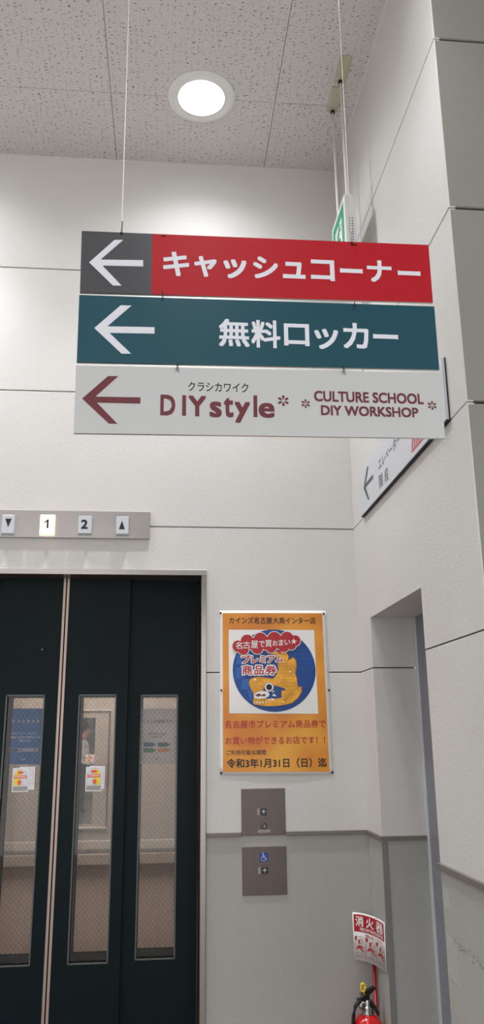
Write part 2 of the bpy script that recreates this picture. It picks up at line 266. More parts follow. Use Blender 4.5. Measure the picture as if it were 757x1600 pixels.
F_LINES = [[(0.4629, 1.7522), (0.4617, 1.7499), (0.4584, 1.7483), (0.454, 1.7476), (0.4497, 1.7483), (0.4465, 1.7499), (0.4454, 1.7522)], [(0.4826, 1.7522), (0.4813, 1.7499), (0.4781, 1.7482), (0.4737, 1.7476), (0.4693, 1.7482), (0.4661, 1.7499), (0.465, 1.7522)], [(0.4724, 1.739), (0.4712, 1.7368), (0.4679, 1.7351), (0.4635, 1.7345), (0.4592, 1.7351), (0.456, 1.7368), (0.4549, 1.7391)], [(0.4623, 1.7259), (0.4611, 1.7237), (0.4578, 1.722), (0.4534, 1.7214), (0.4491, 1.722), (0.4459, 1.7237), (0.4448, 1.726)], [(0.4819, 1.7259), (0.4807, 1.7236), (0.4774, 1.722), (0.473, 1.7214), (0.4687, 1.722), (0.4655, 1.7237), (0.4644, 1.7259)], [(0.4718, 1.7128), (0.4706, 1.7106), (0.4673, 1.7089), (0.4629, 1.7083), (0.4586, 1.7089), (0.4554, 1.7106), (0.4543, 1.7129)], [(0.4617, 1.6998), (0.4605, 1.6975), (0.4572, 1.6959), (0.4529, 1.6953), (0.4485, 1.6959), (0.4453, 1.6976), (0.4442, 1.6998)], [(0.4813, 1.6997), (0.48, 1.6975), (0.4768, 1.6958), (0.4724, 1.6952), (0.468, 1.6958), (0.4649, 1.6975), (0.4638, 1.6998)], [(0.5009, 1.6997), (0.4996, 1.6974), (0.4964, 1.6958), (0.492, 1.6952), (0.4876, 1.6958), (0.4844, 1.6975), (0.4833, 1.6997)], [(0.4712, 1.6867), (0.4699, 1.6845), (0.4667, 1.6828), (0.4623, 1.6822), (0.458, 1.6828), (0.4548, 1.6845), (0.4537, 1.6868)], [(0.4907, 1.6867), (0.4895, 1.6844), (0.4862, 1.6828), (0.4819, 1.6822), (0.4775, 1.6828), (0.4743, 1.6845), (0.4732, 1.6867)], [(0.5103, 1.6866), (0.5091, 1.6844), (0.5058, 1.6827), (0.5014, 1.6821), (0.4971, 1.6827), (0.4939, 1.6844), (0.4928, 1.6867)], [(0.4611, 1.6737), (0.4599, 1.6715), (0.4566, 1.6699), (0.4523, 1.6693), (0.4479, 1.6699), (0.4448, 1.6715), (0.4437, 1.6738)], [(0.4806, 1.6737), (0.4794, 1.6714), (0.4762, 1.6698), (0.4718, 1.6692), (0.4674, 1.6698), (0.4643, 1.6715), (0.4632, 1.6737)], [(0.5002, 1.6736), (0.4989, 1.6714), (0.4957, 1.6697), (0.4913, 1.6691), (0.4869, 1.6698), (0.4838, 1.6714), (0.4827, 1.6737)], [(0.4705, 1.6607), (0.4693, 1.6585), (0.4661, 1.6569), (0.4617, 1.6563), (0.4574, 1.6569), (0.4542, 1.6585), (0.4531, 1.6608)], [(0.4901, 1.6607), (0.4888, 1.6584), (0.4856, 1.6568), (0.4812, 1.6562), (0.4769, 1.6568), (0.4737, 1.6585), (0.4726, 1.6607)], [(0.5096, 1.6606), (0.5084, 1.6584), (0.5051, 1.6567), (0.5007, 1.6561), (0.4964, 1.6568), (0.4932, 1.6584), (0.4921, 1.6607)], [(0.4605, 1.6478), (0.4593, 1.6456), (0.4561, 1.6439), (0.4517, 1.6434), (0.4474, 1.644), (0.4442, 1.6456), (0.4431, 1.6479)], [(0.48, 1.6477), (0.4788, 1.6455), (0.4755, 1.6439), (0.4712, 1.6433), (0.4668, 1.6439), (0.4637, 1.6456), (0.4625, 1.6478)], [(0.4995, 1.6477), (0.4982, 1.6454), (0.495, 1.6438), (0.4906, 1.6432), (0.4863, 1.6438), (0.4831, 1.6455), (0.482, 1.6477)], [(0.4595, 1.5825), (0.464, 1.622)], [(0.4616, 1.584), (0.4732, 1.6239)], [(0.4636, 1.5854), (0.4825, 1.6259)], [(0.4657, 1.5869), (0.4918, 1.6278)], [(0.4678, 1.5884), (0.501, 1.6298)], [(0.4699, 1.5898), (0.5103, 1.6317)], [(0.4707, 1.5824), (0.531, 1.6366)], [(0.4865, 1.7042), (0.4928, 1.7461)], [(0.4865, 1.7042), (0.4993, 1.739)], [(0.4865, 1.7042), (0.5058, 1.7319)], [(0.4865, 1.7042), (0.5124, 1.7248)], [(0.3852, 1.6421), (0.3623, 1.6447), (0.3548, 1.6546), (0.3601, 1.6646), (0.3729, 1.666), (0.3804, 1.657)], [(0.4237, 1.6494), (0.4416, 1.6494), (0.452, 1.6593)]]
CASTLE_LINES = [[(0.5016, 1.7878), (0.5485, 1.7903), (0.5533, 1.775), (0.5038, 1.7725), (0.5016, 1.7878)], [(0.5115, 1.7699), (0.5636, 1.7725), (0.5709, 1.7572), (0.5137, 1.7547), (0.5115, 1.7699)], [(0.5188, 1.7522), (0.5682, 1.7547), (0.577, 1.7369), (0.5209, 1.7344)], [(0.5208, 1.7319), (0.5806, 1.7344), (0.5852, 1.7167), (0.5214, 1.7158)], [(0.5203, 1.7117), (0.5877, 1.7141)], [(0.5201, 1.7042), (0.5874, 1.7056)], [(0.5198, 1.6956), (0.5871, 1.6965)], [(0.5196, 1.6866), (0.5868, 1.6874)], [(0.5219, 1.6766), (0.5838, 1.6764)], [(0.5276, 1.7878), (0.5298, 1.7725)], [(0.5375, 1.7709), (0.5396, 1.7547)], [(0.5416, 1.7344), (0.5412, 1.6865)], [(0.5624, 1.7344), (0.5616, 1.6765)], [(0.5295, 1.6715), (0.5594, 1.6415)], [(0.545, 1.674), (0.5699, 1.6464)], [(0.5605, 1.674), (0.5339, 1.6466)], [(0.576, 1.6739), (0.5388, 1.6391)], [(0.5071, 1.798), (0.5228, 1.8031), (0.5383, 1.798)]]
CASTLE_BLOCKS = [[(0.2743, 1.7675), (0.2923, 1.77), (0.2919, 1.7322), (0.2715, 1.7322)], [(0.2714, 1.7172), (0.2918, 1.7181), (0.2914, 1.6747), (0.2685, 1.6748)], [(0.2939, 1.6722), (0.3194, 1.6746), (0.3215, 1.6325), (0.2885, 1.6326)], [(0.3164, 1.63), (0.3341, 1.6275), (0.3336, 1.5881), (0.3235, 1.5906)]]
IND_PLATE = ((-0.0865, 2.3601), (-0.0839, 2.2443))
IND_BOX = [(-0.6887, 2.2547, -0.6346, 2.3349), (-0.5364, 2.2567, -0.4753, 2.3374), (-0.381, 2.2588, -0.3218, 2.3337), (-0.2268, 2.2583, -0.1713, 2.3344)]
IND_MARK = [('▼', -0.6728, 2.2802, -0.6469, 2.3161), ('1', -0.516, 2.2781, -0.4981, 2.3158), ('2', -0.3671, 2.2776, -0.3399, 2.3164), ('▲', -0.2127, 2.278, -0.1887, 2.3144)]
PLATE1 = (0.2872, 1.0871, 0.4572, 1.2569)
PLATE2 = (0.2888, 0.8781, 0.4576, 1.0481)
BTN = [(0.36, 1.1598, 0.3848, 1.1844), (0.3611, 0.952, 0.3862, 0.9757)]
BRL = [(0.3475, 1.1601, 0.3596, 1.1847), (0.3476, 0.9525, 0.3599, 0.9754), (0.3492, 1.0968, 0.3984, 1.1084)]
KEY = (0.3733, 1.1215)
WHEEL = (0.3556, 0.9953, 0.3885, 1.0256)
BLUE = [(-0.6181, 1.5678), (-0.4949, 1.5671), (-0.4939, 1.3516), (-0.6162, 1.3554)]
BLUE_TEXT = [('生', -0.6176, 1.512, -0.6062, 1.525), ('活', -0.5986, 1.5119, -0.5872, 1.5249), ('応', -0.5796, 1.5117, -0.5682, 1.5248), ('援', -0.5606, 1.5116, -0.5492, 1.5246), ('価', -0.5416, 1.5114, -0.5302, 1.5245), ('格', -0.5226, 1.5113, -0.5111, 1.5244), ('社内アンケートをもとに', -0.6148, 1.4666, -0.5173, 1.4759), ('厳選した家計や家族を支える', -0.6178, 1.4523, -0.5066, 1.462), ('お値打ち品', -0.5906, 1.4388, -0.5423, 1.4485), ('CAINZ', -0.574, 1.37, -0.5567, 1.3764)]
BLUE_BAN = [[(-0.6182, 1.4153), (-0.5684, 1.4148), (-0.5675, 1.4004), (-0.6172, 1.4009)], [(-0.5665, 1.4157), (-0.5101, 1.4151), (-0.5093, 1.401), (-0.5657, 1.4016)]]
BLUE_BAN2 = [[(-0.6168, 1.4137), (-0.5903, 1.4134), (-0.5824, 1.4075), (-0.5895, 1.4022), (-0.6167, 1.4025)]]
BLUE_CHEV = [('>>>', -0.5817, 1.403, -0.5706, 1.4123), ('>>>', -0.5287, 1.4031, -0.513, 1.4127)]
WHITE = [(-0.105, 1.5648), (0.0358, 1.5639), (0.0348, 1.3478), (-0.1073, 1.3495)]
WHITE_TEXT = [('くらし応援値下げ', -0.0996, 1.508, 0.0191, 1.5211), ('家計を支える品を', -0.0777, 1.46, -0.0058, 1.4712), ('大幅値下げ', -0.0647, 1.4494, -0.0191, 1.4576), ('CAINZ', -0.049, 1.3652, -0.0333, 1.3716)]
WHITE_BAN = [[(-0.0964, 1.4323), (-0.0588, 1.4319), (-0.0513, 1.4236), (-0.0584, 1.4155), (-0.096, 1.4159)], [(-0.0387, 1.4317), (-0.001, 1.4314), (0.0064, 1.4231), (-0.0008, 1.4149), (-0.0384, 1.4153)], [(-0.0958, 1.41), (-0.0583, 1.4097), (-0.0509, 1.4014), (-0.058, 1.3933), (-0.0954, 1.3937)], [(-0.0383, 1.4106), (-0.0007, 1.4102), (0.0067, 1.402), (-0.0004, 1.3939), (-0.038, 1.3943)]]
WHITE_CHEV = [('>>', -0.0598, 1.4172, -0.0453, 1.4301), ('>>', -0.0021, 1.4166, 0.0125, 1.4295), ('>>', -0.0593, 1.395, -0.0448, 1.4078), ('>>', -0.0018, 1.3956, 0.0128, 1.4084)]
STICKER_OUTLINES = [[(-0.5986, 1.3411), (-0.5387, 1.3429), (-0.5347, 1.2529), (-0.5975, 1.2523)], [(-0.5712, 1.3455), (-0.5129, 1.3454), (-0.5127, 1.2601), (-0.5698, 1.2603)], [(-0.3172, 1.342), (-0.2529, 1.3453), (-0.2535, 1.2507), (-0.3168, 1.2516)], [(-0.3026, 1.3464), (-0.2428, 1.344), (-0.2433, 1.2595), (-0.3037, 1.2587)]]

# ---------------------------------------------------------------- helpers
def link(name, bm, m, parent=None, smooth=False, kind=None, label=None):
    me = bpy.data.meshes.new(name); bm.to_mesh(me); bm.free()
    for q in (m if isinstance(m, (list, tuple)) else [m]): me.materials.append(q)
    if smooth:
        for p in me.polygons: p.use_smooth = True
    o = bpy.data.objects.new(name, me); COL.objects.link(o)
    if parent is not None:
        o.parent = parent; o.matrix_parent_inverse = Matrix.Translation(-wloc(parent))
    if kind: o['kind'] = kind
    if label: o['label'] = label
    return o
WL = {}
def wloc(o): return WL.get(o.name, Vector((0, 0, 0)))
def empty(name, loc=(0, 0, 0), label=None, cat=None, group=None, kind=None):
    o = bpy.data.objects.new(name, None); COL.objects.link(o); o.empty_display_size = .05
    o.location = loc; WL[o.name] = Vector(loc)
    return tag(o, label, cat, group, kind)
def tag(o, label=None, cat=None, group=None, kind=None):
    if label: o['label'] = label
    if cat: o['category'] = cat
    if group: o['group'] = group
    if kind: o['kind'] = kind
    return o
def box(bm, x0, x1, y0, y1, z0, z1, bev=0, mi=0, seg=1):
    t = bmesh.new()
    vs = [t.verts.new((x, y, z)) for x in (x0, x1) for y in (y0, y1) for z in (z0, z1)]
    for f in ((0, 1, 3, 2), (4, 6, 7, 5), (0, 4, 5, 1), (2, 3, 7, 6), (0, 2, 6, 4), (1, 5, 7, 3)):
        t.faces.new([vs[i] for i in f])
    bmesh.ops.recalc_face_normals(t, faces=t.faces)
    if bev: bmesh.ops.bevel(t, geom=list(t.edges), offset=bev, segments=seg, affect='EDGES', profile=.5)
    join(bm, t, mi)
def join(bm, t, mi=0):
    m = {v: bm.verts.new(v.co) for v in t.verts}
    for f in t.faces:
        try:
            n = bm.faces.new([m[v] for v in f.verts]); n.material_index = mi; n.smooth = f.smooth
        except ValueError: pass
    t.free()
def bx(name, d, m, parent=None, bev=0, seg=1, **k):
    bm = bmesh.new(); box(bm, *d, bev=bev, seg=seg); return link(name, bm, m, parent, **k)
def lathe(bm, prof, c, n=32, axis='z', mi=0, caps=True):
    rings = []
    for r, h in prof:
        ring = []
        for i in range(n):
            a = 2*math.pi*i/n; p = (r*math.cos(a), r*math.sin(a), h)
            if axis == 'y': p = (p[0], p[2], p[1])
            ring.append(bm.verts.new((c[0]+p[0], c[1]+p[1], c[2]+p[2])))
        rings.append(ring)
    for a, b in zip(rings, rings[1:]):
        for i in range(n):
            f = bm.faces.new((a[i], a[(i+1) % n], b[(i+1) % n], b[i])); f.material_index = mi; f.smooth = True
    for ring, r in ((rings[0], prof[0][0]), (rings[-1], prof[-1][0])):
        if r > 1e-6 and caps:
            f = bm.faces.new(ring); f.material_index = mi
    bmesh.ops.recalc_face_normals(bm, faces=bm.faces)
def tube(bm, pts, r, n=8, mi=0, flat=1.0):
    pts = [Vector(p) for p in pts]; rings = []
    rr = r if isinstance(r, (list, tuple)) else [r]*len(pts)
    for i, p in enumerate(pts):
        d = (pts[min(i+1, len(pts)-1)]-pts[max(i-1, 0)]).normalized()
        up = Vector((0, 0, 1)) if abs(d.z) < .95 else Vector((0, 1, 0))
        a = d.cross(up).normalized(); b = a.cross(d).normalized()
        rings.append([bm.verts.new(p+a*rr[i]*math.cos(2*math.pi*k/n)+b*rr[i]*flat*math.sin(2*math.pi*k/n)) for k in range(n)])
    for a, b in zip(rings, rings[1:]):
        for k in range(n):
            f = bm.faces.new((a[k], a[(k+1) % n], b[(k+1) % n], b[k])); f.material_index = mi; f.smooth = True
    for r_ in (rings[0], rings[-1]):
        f = bm.faces.new(r_); f.material_index = mi
def prism(bm, pts, t, place, mi=0, w0=0.0):
    # a flat outline (u, v) raised by t along w; place maps (u, v, w) into the scene
    a = [bm.verts.new(place(u, v, w0+t)) for u, v in pts]
    f = bm.faces.new(a); f.material_index = mi
    if t > 0:
        b = [bm.verts.new(place(u, v, w0)) for u, v in pts]
        n = len(pts)
        for i in range(n):
            g = bm.faces.new((a[i], a[(i+1) % n], b[(i+1) % n], b[i])); g.material_index = mi
        g = bm.faces.new(b[::-1]); g.material_index = mi
    fs = [q for q in bm.faces if len(q.verts) > 4]
    for q in fs: q.normal_update()
    if fs: bmesh.ops.triangulate(bm, faces=fs)
def disc(cx, cy, r, n=40, ry=None):
    ry = ry or r
    return [(cx+r*math.cos(2*math.pi*i/n), cy+ry*math.sin(2*math.pi*i/n)) for i in range(n)]
def rect(u0, v0, u1, v1): return [(u0, v0), (u1, v0), (u1, v1), (u0, v1)]
def stroke(bm, pts, w, t, place, mi=0, w0=0.0):
    for a, b in zip(pts, pts[1:]):
        d = math.hypot(b[0]-a[0], b[1]-a[1])
        if d < 1e-7: continue
        nx, ny = -(b[1]-a[1])/d*w/2, (b[0]-a[0])/d*w/2
        ex, ey = (b[0]-a[0])/d*w*.3, (b[1]-a[1])/d*w*.3
        prism(bm, [(a[0]-ex+nx, a[1]-ey+ny), (a[0]-ex-nx, a[1]-ey-ny), (b[0]+ex-nx, b[1]+ey-ny), (b[0]+ex+nx, b[1]+ey+ny)], t, place, mi, w0)
_cache = {}
def glyphs(s, res=3):
    if s not in _cache:
        c = bpy.data.curves.new('t', 'FONT'); c.body = s; c.resolution_u = res; c.size = 1
        o = bpy.data.objects.new('t', c); COL.objects.link(o)
        dg = bpy.context.evaluated_depsgraph_get(); dg.update()
        me = bpy.data.meshes.new_from_object(o.evaluated_get(dg))
        vs = [(v.co.x, v.co.y) for v in me.vertices]; fs = [tuple(p.vertices) for p in me.polygons]
        bpy.data.objects.remove(o); bpy.data.curves.remove(c); bpy.data.meshes.remove(me)
        _cache[s] = (vs, fs)
    return _cache[s]
def text(bm, s, u0, v0, u1, v1, place, bold=0.0, w=.0008, mi=0, keep=False):
    # lettering fitted to the box u0..u1, v0..v1; weight is added by spreading each stroke by 'bold'
    vs, fs = glyphs(s)
    g = 0 if keep else bold
    xs = [v[0] for v in vs]; ys = [v[1] for v in vs]
    ax, bx_ = min(xs)-g, max(xs)+g; ay, by = min(ys)-g, max(ys)+g
    su = (u1-u0)/max(bx_-ax, 1e-6); sv = (v1-v0)/max(by-ay, 1e-6)
    r = bold
    if r <= 0: offs = [(0, 0)]
    elif r < .05: offs = [(-r, -r), (r, -r), (-r, r), (r, r)] + ([(0, 0)] if r > .03 else [])
    else: offs = [(k*r*math.cos(math.pi*i/6), k*r*math.sin(math.pi*i/6)) for i in range(12) for k in (1, .55)]
    for n, (ox, oy) in enumerate(offs):
        nv = [bm.verts.new(place(u0+(x+ox-ax)*su, v0+(y+oy-ay)*sv, w+n*2e-6)) for x, y in vs]
        for f in fs:
            try:
                q = bm.faces.new([nv[i] for i in f]); q.material_index = mi
            except ValueError: pass
def numeral_one(bm, u0, v0, u1, v1, place, w, mi=0):
    U = lambda a, b: (u0+(u1-u0)*a, v0+(v1-v0)*b)
    prism(bm, [U(1, 0), U(1, 1), U(.66, 1), U(.45, .86), U(0, .70), U(0, .55), U(.56, .70), U(.56, 0)], 0, place, mi, w)
def back(y):     # faces the camera side (-y)
    return lambda u, v, w: (u, y-w, v)
def right(x):    # faces -x, reads towards the viewer: u grows with -y
    return lambda u, v, w: (x-w, -u, v)
def dep(): return bpy.context.evaluated_depsgraph_get()

# ---------------------------------------------------------------- the shell
# floor
fl = bx('floor', (-5, 6, -8, 20, -.05, 0), M['floor']); tag(fl, kind='structure')

# back wall: courses of horizontal lightweight-concrete panels with recessed joints
G = .0022   # half joint
def wall_root(name): return empty(name, (0, 0, 0), kind='structure')
wb = wall_root('wall_back')
XL, XRR = -4.2, XR+.0
DX0, DX1, DZ1 = -1.005, 0.1506, 2.1151   # elevator surround (outside edges)
bx('joint_backing', (XL, DX0-.001, .012, .03, 0, ZCEIL+.02), M['joint'], wb)
bx('joint_backing', (DX1+.001, XR+.02, .012, .03, 0, ZCEIL+.02), M['joint'], wb)
bx('joint_backing', (DX0, DX1, .012, .03, DZ1+.001, ZCEIL+.02), M['joint'], wb)
levels = [(0, 1.094, 'greywall'), (1.094, 1.70, 'cream'), (1.70, 2.30, 'cream'), (2.30, 2.90, 'cream'), (2.90, 3.50, 'cream'), (3.50, ZCEIL+.01, 'cream')]
for z0, z1, mk in levels:
    a, b = z0+(G if z0 else 0), z1-G
    if z1 <= DZ1:
        bx('panel', (XL, DX0, 0, .02, a, b), M[mk], wb, bev=.002)
        bx('panel', (DX1, XR+.012, 0, .02, a, b), M[mk], wb, bev=.002)
    elif z0 < DZ1:
        pb = bmesh.new(); prism(pb, [(XL, a), (DX0, a), (DX0, DZ1), (DX1, DZ1), (DX1, a), (XR+.012, a), (XR+.012, b), (XL, b)], .02, back(.02))
        link('panel', pb, M[mk], wb)
    else:
        bx('panel', (XL, XR+.012, 0, .02, a, b), M[mk], wb, bev=.002)

# right wall with the recessed doorway
wr = wall_root('wall_right')
bx('joint_backing', (XR+.012, XR+.02, OP_F+.012, .02, 0, ZCEIL+.02), M['joint'], wr)
bx('joint_backing', (XR+.012, XR+.02, YC+.02, OP_N-.012, 0, ZCEIL+.02), M['joint'], wr)
bx('joint_backing', (XR+.012, XR+.02, OP_N-.012, OP_F+.012, OP_Z+.012, ZCEIL+.02), M['joint'], wr)
for z0, z1, mk in levels:
    a, b = z0+(G if z0 else 0), z1-G
    if z0 < OP_Z:
        if z1 > OP_Z:
            pb = bmesh.new(); prism(pb, [(0, a), (-OP_F, a), (-OP_F, OP_Z), (-OP_N, OP_Z), (-OP_N, a), (-YC, a), (-YC, b), (0, b)], .02, right(XR+.02))
            link('panel', pb, M[mk], wr)
        else:
            bx('panel', (XR, XR+.02, OP_F, 0, a, b), M[mk], wr, bev=.002)
            bx('panel', (XR, XR+.02, YC, OP_N, a, b), M[mk], wr, bev=.002)
    else:
        bx('panel', (XR, XR+.02, YC, 0, a, b), M[mk], wr, bev=.002)
# reveals of the recess
for z0, z1, mk in levels[:3]:
    a, b = z0+(G if z0 else 0), min(z1-G, OP_Z)
    bx('reveal_panel', (XR+.0008, XR+OP_D, OP_F-.0006, OP_F+.02, a, b), M[mk], wr)
    bx('reveal_panel', (XR+.0008, XR+OP_D, OP_N-.02, OP_N+.0006, a, b), M[mk], wr)
bx('joint_backing', (XR+.0195, XR+OP_D, OP_F+.012, OP_F+.024, 0, OP_Z+.02), M['joint'], wr)
bx('joint_backing', (XR+.0195, XR+OP_D, OP_N-.024, OP_N-.012, 0, OP_Z+.02), M['joint'], wr)
bx('reveal_head', (XR+.021, XR+OP_D+.12, OP_N-.02, OP_F+.02, OP_Z, OP_Z+.03), M['cream'], wr)
bx('corner_guard', (XR-.0015, XR+.020, OP_F-.0035, OP_F, 0, 1.080), M['cguard'], wr)

# grey column face beyond the outside corner
wc = wall_root('wall_column')
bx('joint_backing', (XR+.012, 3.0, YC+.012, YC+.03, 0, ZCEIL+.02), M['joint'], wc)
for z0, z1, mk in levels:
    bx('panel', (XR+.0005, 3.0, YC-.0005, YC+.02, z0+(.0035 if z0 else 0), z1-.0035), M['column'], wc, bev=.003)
# small chips knocked out of the outside corner edge and stipple spots
wl = bx('wall_left', (-4.3, -4.2, -8, .03, 0, ZCEIL), M['cream']); tag(wl, kind='structure')

# wainscot trim strip
tb = bmesh.new()
box(tb, XL, DX0, -.009, .001, ZT-.009, ZT+.006, .0015); box(tb, DX1+.001, PLATE1[0]-.0005, -.009, .001, ZT-.009, ZT+.006, .0015); box(tb, PLATE1[2]+.0005, XR, -.009, .001, ZT-.009, ZT+.006, .0015)
t1 = link('trim_1', tb, M['trim']); tag(t1, kind='structure')
tb = bmesh.new()
box(tb, XR-.009, XR+.001, OP_F-.009, -.0092, ZT-.009, ZT+.006, .0015)
box(tb, XR-.009, XR+.001, YC-.002, OP_N, ZT-.009, ZT+.006, .0015)
box(tb, XR+.0012, XR+OP_D, OP_F-.009, OP_F+.001, ZT-.009, ZT+.006, .0015)
t2 = link('trim_2', tb, M['trim']); tag(t2, kind='structure')

# ceiling tiles with lamp holes
HOLE = .122
ce = wall_root('ceiling')
W0, TW, Y0, TY = -.2832, .7058, -.4183, .91
xs = [W0+TW*k for k in range(-6, 5)]; ys = [0]+[Y0-TY*k for k in range(0, 9)]
bk = bmesh.new(); box(bk, -4.3, 3.1, -8, .03, ZCEIL+.16, ZCEIL+.18); 
bk2 = bmesh.new()
for d in ((-4.32, 3.12, .022, .032), (-4.32, 3.12, -8.02, -8.0), (-4.32, -4.30, -8, .03), (3.1, 3.12, -8, .03)): box(bk2, *d, ZCEIL-.002, ZCEIL+.18)  # unseen skirt boards added to stop light leaking in above the tiles
link('plenum_board', bk, M['tee'], ce); link('plenum_light_stop', bk2, M['tee'], ce)
tile_cache = {}
def tile(x0, x1, y0, y1):
    g = .0011
    holes = [(lx, ly) for lx, ly in LAMPS if x0-HOLE < lx < x1+HOLE and y0-HOLE < ly < y1+HOLE]
    if not holes:
        bx('tile', (x0+g, x1-g, y0+g, y1-g, ZCEIL, ZCEIL+.015), M['ceil'], ce, bev=.0012); return
    bm = bmesh.new(); box(bm, x0+g, x1-g, y0+g, y1-g, ZCEIL, ZCEIL+.015)
    o = link('tile', bm, M['ceil'], ce)
    cuts = []
    for lx, ly in holes:
        cb = bmesh.new(); lathe(cb, [(HOLE, -.05), (HOLE, .06)], (lx, ly, ZCEIL), 40)
        c = link('cut', cb, M['ceil']); cuts.append(c)
        md = o.modifiers.new('b', 'BOOLEAN'); md.object = c; md.operation = 'DIFFERENCE'; md.solver = 'EXACT'
    dg = dep(); dg.update()
    me = bpy.data.meshes.new_from_object(o.evaluated_get(dg)); o.modifiers.clear(); o.data = me
    for c in cuts: bpy.data.objects.remove(c)
for i in range(len(xs)-1):
    for j in range(len(ys)-1):
        if ys[j] < YC+.3 or xs[i] < XR:
            x1 = xs[i+1]
            if xs[i] < XR < x1 and ys[j] > YC: x1 = XR+.0
            if xs[i] >= XR and ys[j+1] > YC-.01: continue
            tile(xs[i], x1, ys[j+1], ys[j])
# thin wall angle around the tiles
ab = bmesh.new(); box(ab, XL, XR, -.005, 0, ZCEIL-.003, ZCEIL-.0004); box(ab, XR-.005, XR, YC, -.0051, ZCEIL-.003, ZCEIL-.0004)
t3 = link('trim_3', ab, M['white']); tag(t3, kind='structure')

# ---------------------------------------------------------------- downlights
def downlight(first, x, y, label):
    if first is None:
        r = empty('ceiling_light', (x, y, ZCEIL))
        b = bmesh.new(); lathe(b, [(.118, .0), (.1455, .0), (.1455, -.003), (.140, -.0065), (.1085, -.0085), (.1075, -.0065), (.1060, -.0080), (.0990, -.0060), (.0975, .008), (.112, .012)], (x, y, ZCEIL), 64, caps=False); link('trim_ring', b, M['white'], r)
        b = bmesh.new(); lathe(b, [(.0975, .006), (.0950, .018), (.0935, .026), (.092, .034)], (x, y, ZCEIL), 64, caps=False)
        link('reflector', b, M['white'], r)
        b = bmesh.new(); lathe(b, [(0.0001, .020), (.04, .0215), (.075, .026), (.0915, .036)], (x, y, ZCEIL), 48, caps=False)
        link('lens', b, M['lens'], r)
        b = bmesh.new(); lathe(b, [(.112, .002), (.112, .12), (.0001, .12)], (x, y, ZCEIL), 32, caps=False)
        link('housing', b, M['tee'], r)
    else:
        r = first.copy(); COL.objects.link(r); r.location = (x, y, ZCEIL)
        for ch in [q for q in first.children if q.type == 'MESH']:
            c = ch.copy(); COL.objects.link(c); c.parent = r; c.matrix_parent_inverse = ch.matrix_parent_inverse.copy()
    for nm, pw, dg_ in (('beam', BEAM, BEAM_DEG), ('spill', SPILL, SPILL_DEG)):
        ld = bpy.data.lights.new(nm, 'SPOT'); ld.energy = pw*(.45 if (x, y) == LAMPS[-1] else 1); ld.spot_size = math.radians(dg_); ld.spot_blend = 1.0; ld.shadow_soft_size = .05
        ld.color = (.96, .98, 1.0)
        lo = bpy.data.objects.new(nm, ld); COL.objects.link(lo); lo.parent = r; lo.location = (0, 0, .012 if nm == 'beam' else .010)
    return tag(r, label, 'ceiling light')
first = None
for k, (x, y) in enumerate(LAMPS):
    if k == 0:
        first = downlight(None, x, y, 'round white recessed downlight glowing in the tiled ceiling')
    else:
        o = downlight(first, x, y, 'round white recessed downlight in the ceiling outside the picture'); o['group'] = 'downlights out of view'

# ---------------------------------------------------------------- elevator landing doorway
# stainless surround
CX = -.4272
HW = DX1-CX       # half width outside
FI = .0215        # face width
fr = empty('trim_4', (CX, 0, 0), kind='structure')
FO = .012         # proud of the wall
b = bmesh.new(); box(b, DX0+.0, DX1, -FO, .004, DZ1-.0225, DZ1, .001); link('head_face', b, M['steelh'], fr)
for sx in (-1, 1):
    x_out = CX+sx*HW; x_in = x_out-sx*FI
    b = bmesh.new(); box(b, min(x_out, x_in), max(x_out, x_in), -FO, .004, 0, DZ1-.0228, .001); link('jamb_face', b, M['steel'], fr)
    b = bmesh.new(); box(b, min(x_in+sx*.001, x_in+sx*.015), max(x_in+sx*.001, x_in+sx*.015), .0042, .20, 0, DZ1-.0225); link('jamb_return', b, M['jamb'], fr)
b = bmesh.new(); box(b, DX0+.01, DX1-.01, .0042, .20, DZ1-.0225, DZ1-.0025); link('head_return', b, M['jamb'], fr)
b = bmesh.new(); box(b, DX0+.02, DX1-.02, .0, .30, .0002, .004); link('sill', b, M['steel'], fr)

